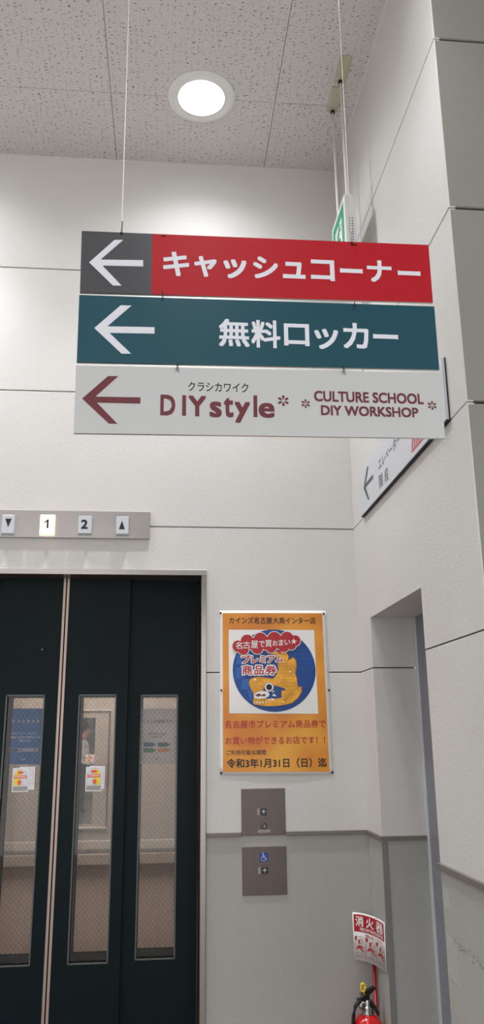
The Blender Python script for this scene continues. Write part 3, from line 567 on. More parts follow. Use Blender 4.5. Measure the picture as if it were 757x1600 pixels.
WT, WB = 1.6188, .6466
def leaf(parent, x0, x1, y, wx0, wx1, m, edge=None, wires=True, name='door_leaf', z1=None, thick=.028, beadm=None):
    # a steel leaf with one tall wired-glass slot
    z1 = z1 or DZ1-.012
    b = bmesh.new()
    def ring(yy, flip):
        o = [(x0, .008), (x1, .008), (x1, z1), (x0, z1)]; i = [(wx0, WB), (wx1, WB), (wx1, WT), (wx0, WT)]
        return [b.verts.new((p[0], yy, p[1])) for p in o], [b.verts.new((p[0], yy, p[1])) for p in i]
    of, inf = ring(y, 0); ob, inb = ring(y+thick, 1)
    for k in range(4):
        n = (k+1) % 4
        b.faces.new((of[k], of[n], inf[n], inf[k])); b.faces.new((ob[k], inb[k], inb[n], ob[n]))
        b.faces.new((of[k], ob[k], ob[n], of[n])); b.faces.new((inf[k], inf[n], inb[n], inb[k]))
    bmesh.ops.recalc_face_normals(b, faces=b.faces)
    lf = link(name, b, m, parent)
    b = bmesh.new(); w = .004
    for (a0, a1, c0, c1) in ((wx0-w*.3, wx0+w, WB, WT), (wx1-w, wx1+w*.3, WB, WT), (wx0, wx1, WB-w*.3, WB+w), (wx0, wx1, WT-w, WT+w*.3)):
        box(b, a0, a1, y-.0015, y+.003, c0, c1)
    link('glazing_bead', b, beadm or M['bead'], lf)
    gy = y+.013
    bx('glass_pane', (wx0, wx1, gy, gy+.005, WB, WT), M['glass'], lf)
    if wires:
        b = bmesh.new(); s = .0215; sl = 1.15; H = WT-WB; Wd = wx1-wx0; r = .00042
        k = -int(Wd*sl/s)-1
        while k*s < H+Wd*sl:
            for sg in (1, -1):
                c = WB+k*s
                if sg == 1: f = lambda x: c+sl*(x-wx0)
                else: f = lambda x: c+Wd*sl*0+sl*(wx1-x)
                # clip to the slot
                xa, xb = wx0, wx1
                pts = []
                za, zb = f(xa), f(xb)
                if za > zb: (xa, za), (xb, zb) = (xb, zb), (xa, za)
                if zb <= WB or za >= WT: continue
                if za < WB: xa = xa+(xb-xa)*(WB-za)/(zb-za); za = WB
                if zb > WT: xb = xa+(xb-xa)*(WT-za)/(zb-za); zb = WT
                tube(b, [(xa, gy+.0025, za), (xb, gy+.0025, zb)], r, 3)
            k += 1
        link('wire_mesh', b, M['wire'], lf, kind='stuff')
    if edge is not None:
        b = bmesh.new(); s = 1 if edge > (x0+x1)/2 else -1
        box(b, min(edge, edge-s*.0105), max(edge, edge-s*.0105), y-.003, y+.002, .008, z1, .0006)
        link('edge_strip', b, M['strip'], lf)
    return lf
d1 = empty('door_1', (CX, .08, 0), kind='structure')
SE = CX
lfl = leaf(d1, -.690, SE-.0022, .080, -.6425, -.4925, M['door'], edge=SE-.0022)
lfr = leaf(d1, SE+.0022, -.1632, .080, -.356, -.2085, M['door'], edge=SE+.0022)
sll = leaf(d1, -.975, -.700+.03, .112, -.893, -.746, M['door'])
slr = leaf(d1, -.1632-.03, .1205, .112, -.1096, .0398, M['door'])
b = bmesh.new(); lathe(b, [(.0001, -.0022), (.0045, -.0025), (.0052, 0)], (-.513, .0795, 1.799), 16, 'y'); link('keyhole_ring', b, M['steel'], lfl)
b = bmesh.new(); lathe(b, [(.0001, -.003), (.0024, -.0031), (.0024, -.002)], (-.513, .0795, 1.799), 12, 'y'); link('keyhole', b, M['ink'], lfl)
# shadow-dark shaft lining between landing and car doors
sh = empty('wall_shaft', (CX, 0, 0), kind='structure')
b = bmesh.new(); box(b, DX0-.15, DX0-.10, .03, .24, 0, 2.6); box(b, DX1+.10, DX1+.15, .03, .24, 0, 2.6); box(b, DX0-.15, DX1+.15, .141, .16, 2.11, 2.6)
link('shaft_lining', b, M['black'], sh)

# ---------------------------------------------------------------- elevator car
car = empty('elevator_car', (CX, 1.0, 0), 'elevator car with beige walls, steel rails and glazed doors behind the green landing doors', 'elevator')
CY0, CY1 = .30, 1.62; CA, CB = CX-.72, CX+.72
bx('side_wall', (CA-.02, CA, CY0-.02, CY1+.02, 0, 2.25), M['carwall'], car)
bx('side_wall', (CB, CB+.02, CY0-.02, CY1+.02, 0, 2.25), M['carwall'], car)
bx('car_floor', (CA, CB, .22, CY1, -.0, .006), M['jamb'], car)
bx('car_ceiling', (CA-.02, CB+.02, .24, CY1+.02, 2.25, 2.29), M['white'], car)
bx('light_diffuser', (CX-.35, CX+.35, .55, 1.35, 2.235, 2.249), M['carlamp'], car)
# rear wall; its narrow glazed slot is added to stand in for a reflection
RX0, RX1, RZ0, RZ1 = -.500, -.418, .985, 1.566
PX0, PX1, PZ0, PZ1 = -.515, -.333, .968, 1.606
b = bmesh.new()
LO = .78
bx('bounce_panel', (CA, CB, CY1-.001, CY1+.02, 0, LO), M['carbounce'], car, label='lower car wall with floor bounce painted in as a paler tone')
box(b, CA, PX0, CY1, CY1+.02, LO, 2.25); box(b, PX1, CB, CY1, CY1+.02, LO, 2.25)
box(b, PX0, PX1, CY1, CY1+.02, LO, PZ0); box(b, PX0, PX1, CY1, CY1+.02, PZ1, 2.25)
link('rear_wall', b, M['carwall'], car)
b = bmesh.new()
box(b, PX0, RX0, CY1-.006, CY1+.02, PZ0, PZ1, .001); box(b, RX1, PX1-.008, CY1-.006, CY1+.02, PZ0, PZ1, .001)
box(b, RX0, RX1, CY1-.006, CY1+.02, PZ0, RZ0, .001); box(b, RX0, RX1, CY1-.006, CY1+.02, RZ1, PZ1, .001)
rf = link('reflection_frame', b, M['carwall'], car)
b = bmesh.new(); box(b, PX1-.008, PX1, CY1-.012, CY1+.02, PZ0, PZ1); link('reflection_edge', b, M['jamb'], rf, label='dark vertical edge of the reflection slot')
bx('reflection_ledge', (PX0, PX1, CY1-.016, CY1-.006, PZ1-.002, PZ1+.008), M['rail'], rf, bev=.001)
bx('reflection_ledge', (PX0, PX1, CY1-.016, CY1-.006, PZ0-.008, PZ0+.004), M['rail'], rf, bev=.001)
bx('reflection_glass', (RX0, RX1, CY1+.004, CY1+.008, RZ0, RZ1), M['glass'], rf)
for z0, z1 in ((.858, .905), (.778, .836)):
    b = bmesh.new(); box(b, CA+.012, CB-.012, CY1-.05, CY1-.03, z0, z1, .004, seg=2)
    h = link('handrail', b, M['rail'], car)
    for xx in (CX-.5, CX, CX+.5): bx('bracket', (xx-.015, xx+.015, CY1-.03, CY1, z0+.01, z1-.01), M['carwall'], h)
bx('skirting', (CA, CB, CY1-.012, CY1, 0, .12), M['jamb'], car)
# car doors, glazed in line with the landing doors
for (a, c, yy, w0, w1) in ((-.690, SE-.001, .245, -.647, -.497), (SE+.001, -.1632, .245, -.357, -.2105), (-.975, -.68, .272, -.893, -.746), (-.1932, .12, .272, -.1096, .0405)):
    leaf(car, a, c, yy, w0, w1, M['cardoor'], wires=False, name='car_door_leaf', z1=2.10, thick=.02, beadm=M['black'])
bx('door_header', (CA, CB, .24, .30, 2.10, 2.26), M['carwall'], car)
bx('front_return', (CA, -.975, .24, .30, 0, 2.10), M['carwall'], car)
bx('front_return', (.12, CB, .24, .30, 0, 2.10), M['carwall'], car)

# ---------------------------------------------------------------- aisle and shopper added behind the car in place of the reflection
fw = bx('wall_far', (-6, 4, 19.4, 19.5, 0, 3.2), M['greywall']); tag(fw, kind='structure')
fs = empty('store_shelf', (-2.1, 18.6, 0), 'green-grey store shelf with goods added behind the elevator in place of its reflection', 'shelf')
for xx in (-3.2, -2.5, -1.8, -1.1): bx('upright', (xx-.04, xx+.04, 18.3, 18.9, 0, 2.6), M['shelf'], fs)
for zz in (.15, .65, 1.15, 1.65, 2.15, 2.6): bx('shelf_board', (-3.2, -1.1, 18.25, 18.95, zz, zz+.04), M['shelf'], fs)
b = bmesh.new()
for zz in (.19, .69, 1.19, 1.69, 2.19):
    x = -3.1
    while x < -1.2:
        w = random.uniform(.08, .2); h = random.uniform(.15, .38); box(b, x, x+w, 18.4, 18.7, zz, zz+h, .004); x += w+.02
link('goods', b, M['goods'], fs, kind='stuff')
fc = bx('ceiling_far', (-6, 4, 12, 19.5, 3.2, 3.25), M['white']); tag(fc, kind='structure')
for i, (xa, xb) in enumerate(((-2.6, -2.0), (-1.9, -1.4))):
    b = bmesh.new(); tube(b, [(xa, 16.4, 2.05+.12*i), (xb, 16.0, 2.35+.1*i)], .025, 8)
    o = link('light_tube', b, M['tube']); tag(o, ['lower' , 'upper'][i]+' white light tube hung in the added aisle that stands in for the reflection', 'light tube')
    b = bmesh.new(); tube(b, [((xa+xb)/2, 16.2, 2.3+.1*i), ((xa+xb)/2, 16.2, 3.2)], .004, 5); link('cord', b, M['darkmetal'], o)

# shopper, seen from the side, head bent
def person(x, y):
    r = empty('person', (x, y, 0), 'dark-haired person in white shirt and dark trousers added behind the elevator in place of a reflection', 'person')
    V = [((0, 0, .92), (.15, .115)), ((0, 0, 1.08), (.135, .105)), ((.0, 0, 1.26), (.16, .115)), ((0, 0, 1.39), (.12, .085)), ((.012, 0, 1.45), (.052, .052)), ((.03, 0, 1.50), (.05, .05)),
         ((.04, 0, 1.555), (.078, .07)), ((.05, 0, 1.62), (.088, .078)), ((.045, 0, 1.67), (.06, .055)),
         ((0, .10, .86), (.095, .09)), ((.01, .10, .48), (.062, .06)), ((-.01, .10, .10), (.042, .04)), ((.11, .11, .035), (.035, .03)),
         ((0, -.10, .86), (.095, .09)), ((.03, -.10, .48), (.062, .06)), ((0, -.11, .10), (.042, .04)), ((.12, -.12, .035), (.035, .03)),
         ((0, .18, 1.37), (.055, .055)), ((.02, .23, 1.12), (.042, .042)), ((.20, .18, 1.10), (.033, .033)), ((.27, .15, 1.13), (.026, .018)),
         ((0, -.18, 1.37), (.055, .055)), ((.02, -.23, 1.12), (.042, .042)), ((.20, -.16, 1.10), (.033, .033)), ((.27, -.12, 1.13), (.026, .018))]
    E = [(0, 1), (1, 2), (2, 3), (3, 4), (4, 5), (5, 6), (6, 7), (7, 8), (0, 9), (9, 10), (10, 11), (11, 12), (0, 13), (13, 14), (14, 15), (15, 16),
         (3, 17), (17, 18), (18, 19), (19, 20), (3, 21), (21, 22), (22, 23), (23, 24)]
    for base in (20, 24):       # four fingers and a thumb, curled
        p = Vector(V[base][0])
        for f in range(4):
            q = p+Vector((.045, (f-1.5)*.018, -.004)); q2 = q+Vector((.026, 0, -.022))
            V.append((tuple(q), (.0085, .0085))); V.append((tuple(q2), (.007, .007))); E += [(base, len(V)-2), (len(V)-2, len(V)-1)]
        q = p+Vector((.018, .035 if base == 20 else -.035, .016)); V.append((tuple(q), (.009, .009))); E.append((base, len(V)-1))
    me = bpy.data.meshes.new('body'); me.from_pydata([v[0] for v in V], E, [])
    o = bpy.data.objects.new('body', me); COL.objects.link(o)
    sk = o.modifiers.new('s', 'SKIN'); ss = o.modifiers.new('u', 'SUBSURF'); ss.levels = ss.render_levels = 2
    for i, v in enumerate(V): me.skin_vertices[0].data[i].radius = v[1]
    me.skin_vertices[0].data[0].use_root = True
    dg = dep(); dg.update(); bm_ = bpy.data.meshes.new_from_object(o.evaluated_get(dg)); bpy.data.objects.remove(o)
    for mm in ('skin', 'shirt', 'trousers', 'hair'): bm_.materials.append(M[mm])
    for p in bm_.polygons:
        c = p.center; p.use_smooth = True
        if c.z < .09: p.material_index = 3
        elif c.z < .97 and abs(c.x) < .2: p.material_index = 2
        elif c.z < 1.43 and not (c.x > .1): p.material_index = 1
        else: p.material_index = 0
    body = bpy.data.objects.new('body', bm_); COL.objects.link(body); body.parent = r
    bm = bmesh.new(); bmesh.ops.create_uvsphere(bm, u_segments=20, v_segments=14, radius=1)
    for v in list(bm.verts):
        if v.co.x > .45 and v.co.z < .35: v.co.x = .3
        v.co = Vector((v.co.x*.105+.035, v.co.y*.088, v.co.z*.105+1.645))
    for f in bm.faces: f.smooth = True
    h = link('hair', bm, M['hair']); h.parent = r
    for sy in (-1, 1):
        bm = bmesh.new(); bmesh.ops.create_uvsphere(bm, u_segments=8, v_segments=6, radius=.009); bmesh.ops.translate(bm, verts=bm.verts, vec=(.13, sy*.03, 1.615))
        e = link('eye', bm, M['ink']); e.parent = r
    bm = bmesh.new(); t = bmesh.new(); bmesh.ops.create_cone(t, segments=8, radius1=.016, radius2=.006, depth=.045, cap_ends=True); bmesh.ops.translate(t, verts=t.verts, vec=(.143, 0, 1.59)); join(bm, t)
    n = link('nose', bm, M['skin']); n.parent = r
    for sy in (-1, 1):
        bm = bmesh.new(); bmesh.ops.create_uvsphere(bm, u_segments=8, v_segments=6, radius=1)
        for v in bm.verts: v.co = Vector((v.co.x*.016+.04, v.co.y*.008+sy*.088, v.co.z*.03+1.60))
        e = link('ear', bm, M['skin']); e.parent = r
    bm = bmesh.new(); box(bm, .118, .132, -.022, .022, 1.545, 1.552, .002); e = link('mouth', bm, M['pred']); e.parent = r
    return r
person(-1.735, 14.2)

# ---------------------------------------------------------------- hanging signs
SY = -1.47
def centroid(q): return (sum(p[0] for p in q)/len(q), sum(p[1] for p in q)/len(q))
def sign_board(pts, label):
    c = centroid(pts)
    r = empty('hanging_sign', (c[0], SY, min(p[1] for p in pts)), label, 'sign')
    return r
P_ = back(SY)
def board_mesh(pts, m, r, name='board', t0=-.006):
    b = bmesh.new(); prism(b, pts, .006, P_, 0, t0); return link(name, b, m, r)
s1 = sign_board(BOARD1, 'red and charcoal hanging sign with white arrow and katakana, topmost of three')
TL, TR, BR, BL = BOARD1
tx0, tx1 = CHAR_X[0][0], CHAR_X[1][0]
def lerp(a, b, x): k = (x-a[0])/(b[0]-a[0]); return (x, a[1]+(b[1]-a[1])*k)
board_mesh(BOARD1, M['alu'], s1)
b = bmesh.new(); prism(b, [TL, lerp(TL, TR, tx0), lerp(BL, BR, tx1), BL], .0008, P_); link('charcoal_panel', b, M['charcoal'], s1, label='charcoal grey arrow panel')
b = bmesh.new(); prism(b, [lerp(TL, TR, tx0), TR, BR, lerp(BL, BR, tx1)], .0008, P_); link('red_panel', b, M['red'], s1, label='red lettering panel')
def arrow(pts, m, r):
    b = bmesh.new(); prism(b, pts, .0006, P_, 0, .0009); link('arrow', b, m, r)
arrow(ARROW1, M['signwhite'], s1)
for s, *q in S1_TEXT:
    b = bmesh.new(); text(b, s, *q, P_, bold=(0.0 if s == 'ー' else .028), w=.0014)
    link('letter', b, M['signwhite'], s1)
s2 = sign_board(BOARD2, 'dark teal hanging sign with white arrow, middle of the three boards')
board_mesh(BOARD2, M['alu'], s2)
b = bmesh.new(); prism(b, BOARD2, .0008, P_); link('face', b, M['teal'], s2)
arrow(ARROW2, M['signwhite'], s2)
for s, *q in S2_TEXT:
    b = bmesh.new(); text(b, s, *q, P_, bold=(0.0 if s == 'ー' else .022), w=.0014)
    link('letter', b, M['signwhite'], s2)
s3 = sign_board(BOARD3, 'light grey hanging sign with maroon arrow and DIY lettering, lowest of three')
board_mesh(BOARD3, M['alu'], s3)
b = bmesh.new(); prism(b, BOARD3, .0008, P_); link('face', b, M['lightgrey'], s3)
arrow(ARROW3, M['maroon'], s3)
b = bmesh.new()
BO = {'クラシカワイク': .008, 'CULTURE SCHOOL': .028, 'DIY WORKSHOP': .028}
for s, *q in S3_TEXT:
    b = bmesh.new(); text(b, s, *q, P_, bold=(0 if s == 'I' else BO.get(s, .026)), w=.0014)
    o = link('letter' if len(s) == 1 else 'lettering', b, M['maroon'] if len(s) != 7 else M['ink'], s3)
    if len(s) > 1: o['kind'] = 'stuff'
b = bmesh.new()
for x0, z0, x1, z1 in S3_STARS:
    cx, cz, R = (x0+x1)/2, (z0+z1)/2, (x1-x0)/2
    for k in range(6):
        a = math.pi/2+k*math.pi/3
        pts = []
        for i in range(14):
            t = 2*math.pi*i/14; uu = R*.60+R*.38*math.cos(t); vv = R*.20*math.sin(t)*(1+.35*math.cos(t))
            pts.append((cx+uu*math.cos(a)-vv*math.sin(a), cz+uu*math.sin(a)+vv*math.cos(a)))
        prism(b, pts, 0, P_, 0, .0014)
    link('asterisk', b, M['maroon'], s3, kind='stuff'); b = bmesh.new()
b.free()
# wires up to the ceiling and wire hooks between the boards
def wire(x0, x1, ztop_board, r, rw):
    b = bmesh.new(); y = SY+.003
    # twisted tail above the board, then the plain wire
    pts = [(x0, y, ztop_board-.012)]; n = 40
    for i in range(n+1):
        a = i*1.3; pts.append((x0+.0010*math.cos(a), y+.0010*math.sin(a), ztop_board+.01+i*.0035))
    tube(b, pts, .0006, 5)
    tube(b, [(x0, y, ztop_board), (x0+(x1-x0)*.5, y, (ztop_board+ZCEIL)/2), (x1, y, ZCEIL+.001)], rw, 6)
    link('suspension_wire', b, M['wiremetal'], r)
    b = bmesh.new(); box(b, x0-.003, x0+.003, SY-.0035, SY+.008, ztop_board-.012, ztop_board-.004, .001)
    tube(b, [(x0, y, ztop_board-.006), (x0+.001, y, ztop_board+.030)], .0018, 6)
    link('wire_clip', b, M['darkmetal'], r)
wire(-.1368, -.142, 2.696, s1, .0013); wire(.4613, .4600, 2.697, s1, .0005)
b = bmesh.new()
for xx in (-.0293, .468):
    for k in range(3): prism(b, disc(xx-.004+.004*k, 2.686, .0018, 8), .0022, P_, 0, .0008)
link('rivet', b, M['darkmetal'], s1, kind='stuff')
for i, (x, z) in enumerate(HOOKS):
    b = bmesh.new()
    tube(b, [(x-.003, SY-.0035, z-.013), (x-.0015, SY-.0055, z-.004), (x, SY-.005, z+.004), (x+.001, SY-.0035, z+.012)], .0009, 6)
    tube(b, [(x+.003, SY-.003, z-.016), (x+.0015, SY-.0045, z-.004), (x-.001, SY-.0035, z+.013)], .0008, 6)
    link('wire_hook', b, M['darkmetal'], s2 if i < 2 else s3)

# ---------------------------------------------------------------- sign on the right wall
ws = empty('wall_sign', (XR-.012, -.7, 2.302), 'pale grey elevator and stairs sign fixed to the right wall above its joint', 'sign')
WP = right(XR-.012)
b = bmesh.new(); box(b, XR-.012, XR-.003, -1.229, -.195, 2.303, 2.4935, .0008); link('panel', b, M['wallsign'], ws)
b = bmesh.new(); box(b, XR-.0115, XR, -1.230, -.194, 2.2995, 2.3028); box(b, XR-.0029, XR, -1.231, -.196, 2.3029, 2.494); link('edge_and_shadow_gap', b, M['ink'], ws, label='black edge strip with painted shadow gap')  # black backing paints in the shade of the gap behind the panel
b = bmesh.new()
u0 = .262
prism(b, [(.258, 2.4035), (.333, 2.470), (.352, 2.463), (.296, 2.4110), (.413, 2.4110), (.413, 2.3955), (.294, 2.3955), (.342, 2.3330), (.320, 2.3355)], 0, WP, 0, .0006)
text(b, 'エレベーター', .498, 2.398, .788, 2.438, WP, bold=0.0, w=.0006)
text(b, '階', .491, 2.326, .548, 2.378, WP, bold=0.0, w=.0006); text(b, '段', .572, 2.323, .622, 2.372, WP, bold=0.0, w=.0006)
link('lettering', b, M['greyprint'], ws, kind='stuff')
b = bmesh.new()
for k in range(6):
    a = .905+k*.024
    prism(b, [(a, 2.330), (a+.012, 2.330), (a+.042, 2.440), (a+.030, 2.440)], 0, WP, 0, .0006)
prism(b, rect(.900, 2.322, 1.07, 2.3275), 0, WP, 0, .0006); prism(b, rect(.900, 2.4425, 1.07, 2.448), 0, WP, 0, .0006)
link('pictogram', b, M['redprint'], ws, kind='stuff', label='red hatched pictogram')

# ---------------------------------------------------------------- exit sign on two rods
ex = empty('exit_sign', (.6835, -.47, 3.275), 'green and white emergency exit box sign hanging on two rods beside the right wall', 'sign')
EX0, EX1, EY0, EY1, EZ0, EZ1 = .664, .703, -.594, -.350, 3.276, 3.518
b = bmesh.new(); box(b, EX0, EX0+.0145, EY0, EY1, EZ0, EZ1, .0015); box(b, EX0+.0155, EX1, EY0, EY1, EZ0, EZ1, .0015); box(b, EX0+.0145, EX0+.0155, EY0+.002, EY1-.002, EZ0+.002, EZ1-.002)
link('housing', b, M['exitbody'], ex)
EP = right(EX0); b = bmesh.new()
ua, ub = -EY1, -EY0   # .35 .. .594
va, vb = EZ0, EZ1
o_ = [(ua+.025, va+.025), (ub-.025, va+.025), (ub-.025, vb-.025), (ua+.025, vb-.025)]
for (a0, b0, a1, b1) in ((ua+.022, va+.022, ub-.022, va+.036), (ua+.022, vb-.036, ub-.022, vb-.022), (ua+.022, va+.036, ua+.036, vb-.036), (ub-.036, va+.036, ub-.022, vb-.036)):
    prism(b, rect(a0, b0, a1, b1), 0, EP, 0, .0006)
# running figure going through a doorway
prism(b, rect(ua+.036, va+.036, ua+.060, vb-.036), 0, EP, 0, .0006); prism(b, rect(ub-.060, va+.036, ub-.036, vb-.036), 0, EP, 0, .0006)
prism(b, rect(ua+.060, vb-.062, ub-.060, vb-.036), 0, EP, 0, .0006)
cu, cv = (ua+ub)/2, (va+vb)/2
prism(b, disc(cu+.012, cv+.048, .0115, 14), 0, EP, 0, .0006)
stroke(b, [(cu+.006, cv+.032), (cu-.006, cv-.004)], .024, 0, EP, 0, .0006)
stroke(b, [(cu-.006, cv-.004), (cu+.026, cv-.022), (cu+.024, cv-.052)], .012, 0, EP, 0, .0007)
stroke(b, [(cu-.008, cv-.006), (cu-.018, cv-.040), (cu-.045, cv-.052)], .012, 0, EP, 0, .0008)
stroke(b, [(cu+.008, cv+.030), (cu+.034, cv+.018), (cu+.046, cv+.034)], .009, 0, EP, 0, .0009)
stroke(b, [(cu+.002, cv+.032), (cu-.026, cv+.020), (cu-.030, cv-.006)], .009, 0, EP, 0, .0010)
link('pictogram', b, M['green'], ex, kind='stuff')
b = bmesh.new(); EQ = back(EY0)
for k in range(2):
    z = 3.412
    for i in range(11):
        prism(b, rect(.6795+k*.010, z-.006-(i % 3)*.001, .6855+k*.010, z), 0, EQ, 0, .0004); z -= .012
link('small_print', b, M['faintprint'], ex, kind='stuff')
for (rx, ry, py0, py1) in ((.6835, -.398, -.530, -.392), (.6835, -.566, -.692, -.556)):
    b = bmesh.new(); tube(b, [(rx, ry, EZ1-.002), (rx-.003, ry, ZCEIL)], .0058, 12); rd = link('suspension_rod', b, M['rod'], ex)
    b = bmesh.new(); box(b, rx-.028, rx+.018, py0, py1, ZCEIL-.008, ZCEIL-.0002, .002); link('ceiling_cover', b, M['mountplate'], rd)
    b = bmesh.new(); lathe(b, [(.0075, -.020), (.010, -.018), (.010, -.0075)], (rx-.003, ry, ZCEIL), 16); link('rubber_bush', b, M['black'], rd)

# ---------------------------------------------------------------- floor indicator over the door
ip = empty('floor_indicator', (CX, 0, 2.247), 'long brushed steel floor indicator plate with lit number 1 above the elevator', 'elevator indicator')
IX1 = IND_PLATE[0][0]; IZ1, IZ0 = IND_PLATE[0][1]+.0005, IND_PLATE[1][1]
IX0 = 2*CX-IX1
b = bmesh.new(); box(b, IX0, IX1, -.012, 0, IZ0, IZ1, .0012); link('plate', b, M['steelh'], ip)
lab = [None, 'lit orange-white block showing 1', None, None]
for i, (x0, z0, x1, z1) in enumerate(IND_BOX):
    lit = i == 1
    b = bmesh.new()
    # wedge block: projects more at the bottom
    t = bmesh.new()
    vs = [t.verts.new(v) for v in [(x0, -.012, z0-.004), (x1, -.012, z0-.004), (x1, -.012, z1+.003), (x0, -.012, z1+.003), (x0+.003, -.036, z0), (x1-.003, -.036, z0), (x1-.003, -.036, z1-.002), (x0+.003, -.036, z1-.002)]]
    for f in ((0, 1, 5, 4), (1, 2, 6, 5), (2, 3, 7, 6), (3, 0, 4, 7), (4, 5, 6, 7), (3, 2, 1, 0)):
        g = t.faces.new([vs[k] for k in f])
    bmesh.ops.recalc_face_normals(t, faces=t.faces); bmesh.ops.bevel(t, geom=list(t.edges), offset=.0012, segments=1, affect='EDGES')
    join(b, t)
    blk = link('indicator_block', b, M['lit'] if lit else M['acrylic'], ip, label=lab[i])
    b = bmesh.new(); s, a0, c0, a1, c1 = IND_MARK[i]; P9 = back(-.0362)
    if s == '1': numeral_one(b, a0, c0, a1, c1, P9, .0005)
    else: text(b, s, a0, c0, a1, c1, P9, bold=(.03 if s == '2' else 0), w=.0005)
    link('marking', b, M['ink'], blk)

# ---------------------------------------------------------------- call button plates
def arrow_up(b, x0, z0, x1, z1, P, w=.0005):
    cx, cz = (x0+x1)/2, (z0+z1)/2; s = (x1-x0)*.5
    stroke(b, [(cx-s*.5, cz), (cx, cz+s*.5), (cx+s*.5, cz)], s*.17, 0, P, 0, w)
    stroke(b, [(cx, cz+s*.35), (cx, cz-s*.5)], s*.17, 0, P, 0, w+.0001)
def plate(bb, label):
    r = empty('call_button_plate', ((bb[0]+bb[2])/2, 0, bb[1]), label, 'elevator button')
    b = bmesh.new(); box(b, bb[0], bb[2], -.004, .001, bb[1], bb[3], .0008); link('plate', b, M['plate'], r)
    return r
p1 = plate(PLATE1, 'bronze-grey call button plate with key switch, under the orange poster')
p2 = plate(PLATE2, 'lower bronze-grey call button plate with blue wheelchair symbol')
for i, pr in ((0, p1), (1, p2)):
    x0, z0, x1, z1 = BTN[i]
    b = bmesh.new(); box(b, x0, x1, -.0075, -.004, z0, z1, .0012); bt = link('button', b, M['btn'], pr)
    b = bmesh.new(); arrow_up(b, x0, z0, x1, z1, back(-.0076)); link('arrow', b, M['signwhite'], bt)
    x0, z0, x1, z1 = BRL[i]
    b = bmesh.new(); box(b, x0, x1-.0004, -.0048, -.004, z0, z1)
    for k in range(4): prism(b, disc(x0+.0035+(k % 2)*.003, z0+.006+(k//2)*.004, .0007, 6), .0004, back(-.0048))
    link('braille_label', b, M['grey'], pr)
x0, z0, x1, z1 = BRL[2]
b = bmesh.new(); box(b, x0, x1, -.0046, -.004, z0, z1); link('switch_label', b, M['grey'], p1)
b = bmesh.new(); lathe(b, [(.0078, 0), (.0078, -.0025), (.0058, -.003), (.0054, -.0015), (.0001, -.0015)], (KEY[0], -.004, KEY[1]), 24, 'y'); ks = link('key_switch', b, M['chrome'], p1)
b = bmesh.new(); lathe(b, [(.0115, 0), (.0115, -.0012), (.0082, -.0014), (.0081, -.0002)], (KEY[0], -.004, KEY[1]), 24, 'y'); link('switch_ring', b, M['btn'], ks)
b = bmesh.new(); box(b, KEY[0]-.001, KEY[0]+.001, -.0064, -.0056, KEY[1]-.0035, KEY[1]+.0035); link('key_slot', b, M['ink'], ks)
b = bmesh.new(); cx = (PLATE1[0]+PLATE1[2])/2; prism(b, rect(cx-.017, PLATE1[3]-.0165, cx+.017, PLATE1[3]-.0160), 0, back(-.0041), 0, .0003)
for k in range(3): stroke(b, [(cx-.014+k*.011, PLATE1[3]-.0225), (cx-.006+k*.011, PLATE1[3]-.0225), (cx-.006+k*.011, PLATE1[3]-.0310), (cx-.014+k*.011, PLATE1[3]-.0310), (cx-.014+k*.011, PLATE1[3]-.0225)], .0004, 0, back(-.0041), 0, .0003)
link('faint_marking', b, M['trim'], p1, kind='stuff')
x0, z0, x1, z1 = WHEEL
wk = bx('wheelchair_sticker', (x0, x1, -.0046, -.004, z0, z1), M['blue'], p2)
b = bmesh.new(); PB = back(-.0047); u = x1-x0; cx, cz = (x0+x1)/2-.03*u, z0+.42*u
prism(b, disc(x0+.36*u, z0+.86*u, .065*u, 12), 0, PB, 0, .0003)
stroke(b, [(x0+.38*u, z0+.76*u), (x0+.42*u, z0+.42*u), (x0+.66*u, z0+.42*u), (x0+.76*u, z0+.18*u), (x0+.84*u, z0+.22*u)], .07*u, 0, PB, 0, .0003)
stroke(b, [(x0+.40*u, z0+.60*u), (x0+.62*u, z0+.60*u)], .055*u, 0, PB, 0, .0004)
arc = [(x0+.42*u+.25*u*math.cos(a), z0+.34*u+.25*u*math.sin(a)) for a in [math.radians(130+k*20) for k in range(11)]]
stroke(b, arc, .055*u, 0, PB, 0, .0005)
link('symbol', b, M['signwhite'], wk, kind='stuff')

# ---------------------------------------------------------------- poster on the back wall
po = empty('poster', (.43, -.004, 1.30), 'orange and white voucher poster with a golden fish, pinned beside the elevator', 'poster')
def buckle(u, v):       # the sheet bows off the wall between its pins, with a middle fold
    s = (u-.209)/.438; t = (v-1.31)/.633
    return .0020+.0030*max(0, math.sin(math.pi*min(max(s, 0), 1)))*(.6+.4*math.cos(4*math.pi*t))+.0012*math.exp(-((t-.5)/.09)**2)
def PO(u, v, w): return (u, -(buckle(u, v)+w), v)
def grid_sheet(b, q, w, mi=0, nx=16, ny=24):
    tl, tr, br, bl = q; vs = []
    for j in range(ny+1):
        row = []
        for i in range(nx+1):
            s, t = i/nx, j/ny
            u = (tl[0]*(1-s)+tr[0]*s)*(1-t)+(bl[0]*(1-s)+br[0]*s)*t; v = (tl[1]*(1-s)+tr[1]*s)*(1-t)+(bl[1]*(1-s)+br[1]*s)*t
            row.append(b.verts.new(PO(u, v, w)))
        vs.append(row)
    for j in range(ny):
        for i in range(nx):
            f = b.faces.new((vs[j][i], vs[j+1][i], vs[j+1][i+1], vs[j][i+1])); f.material_index = mi; f.smooth = True
    return vs
b = bmesh.new(); grid_sheet(b, PO_SHEET, .0); sh_ = link('sheet', b, M['paper'], po, smooth=True)
sd = sh_.modifiers.new('thick', 'SOLIDIFY'); sd.thickness = .0006; sd.offset = 0
b = bmesh.new(); grid_sheet(b, PO_ORANGE, .0008); link('orange_print', b, M['orange'], po, kind='stuff', label='orange gradient background print')
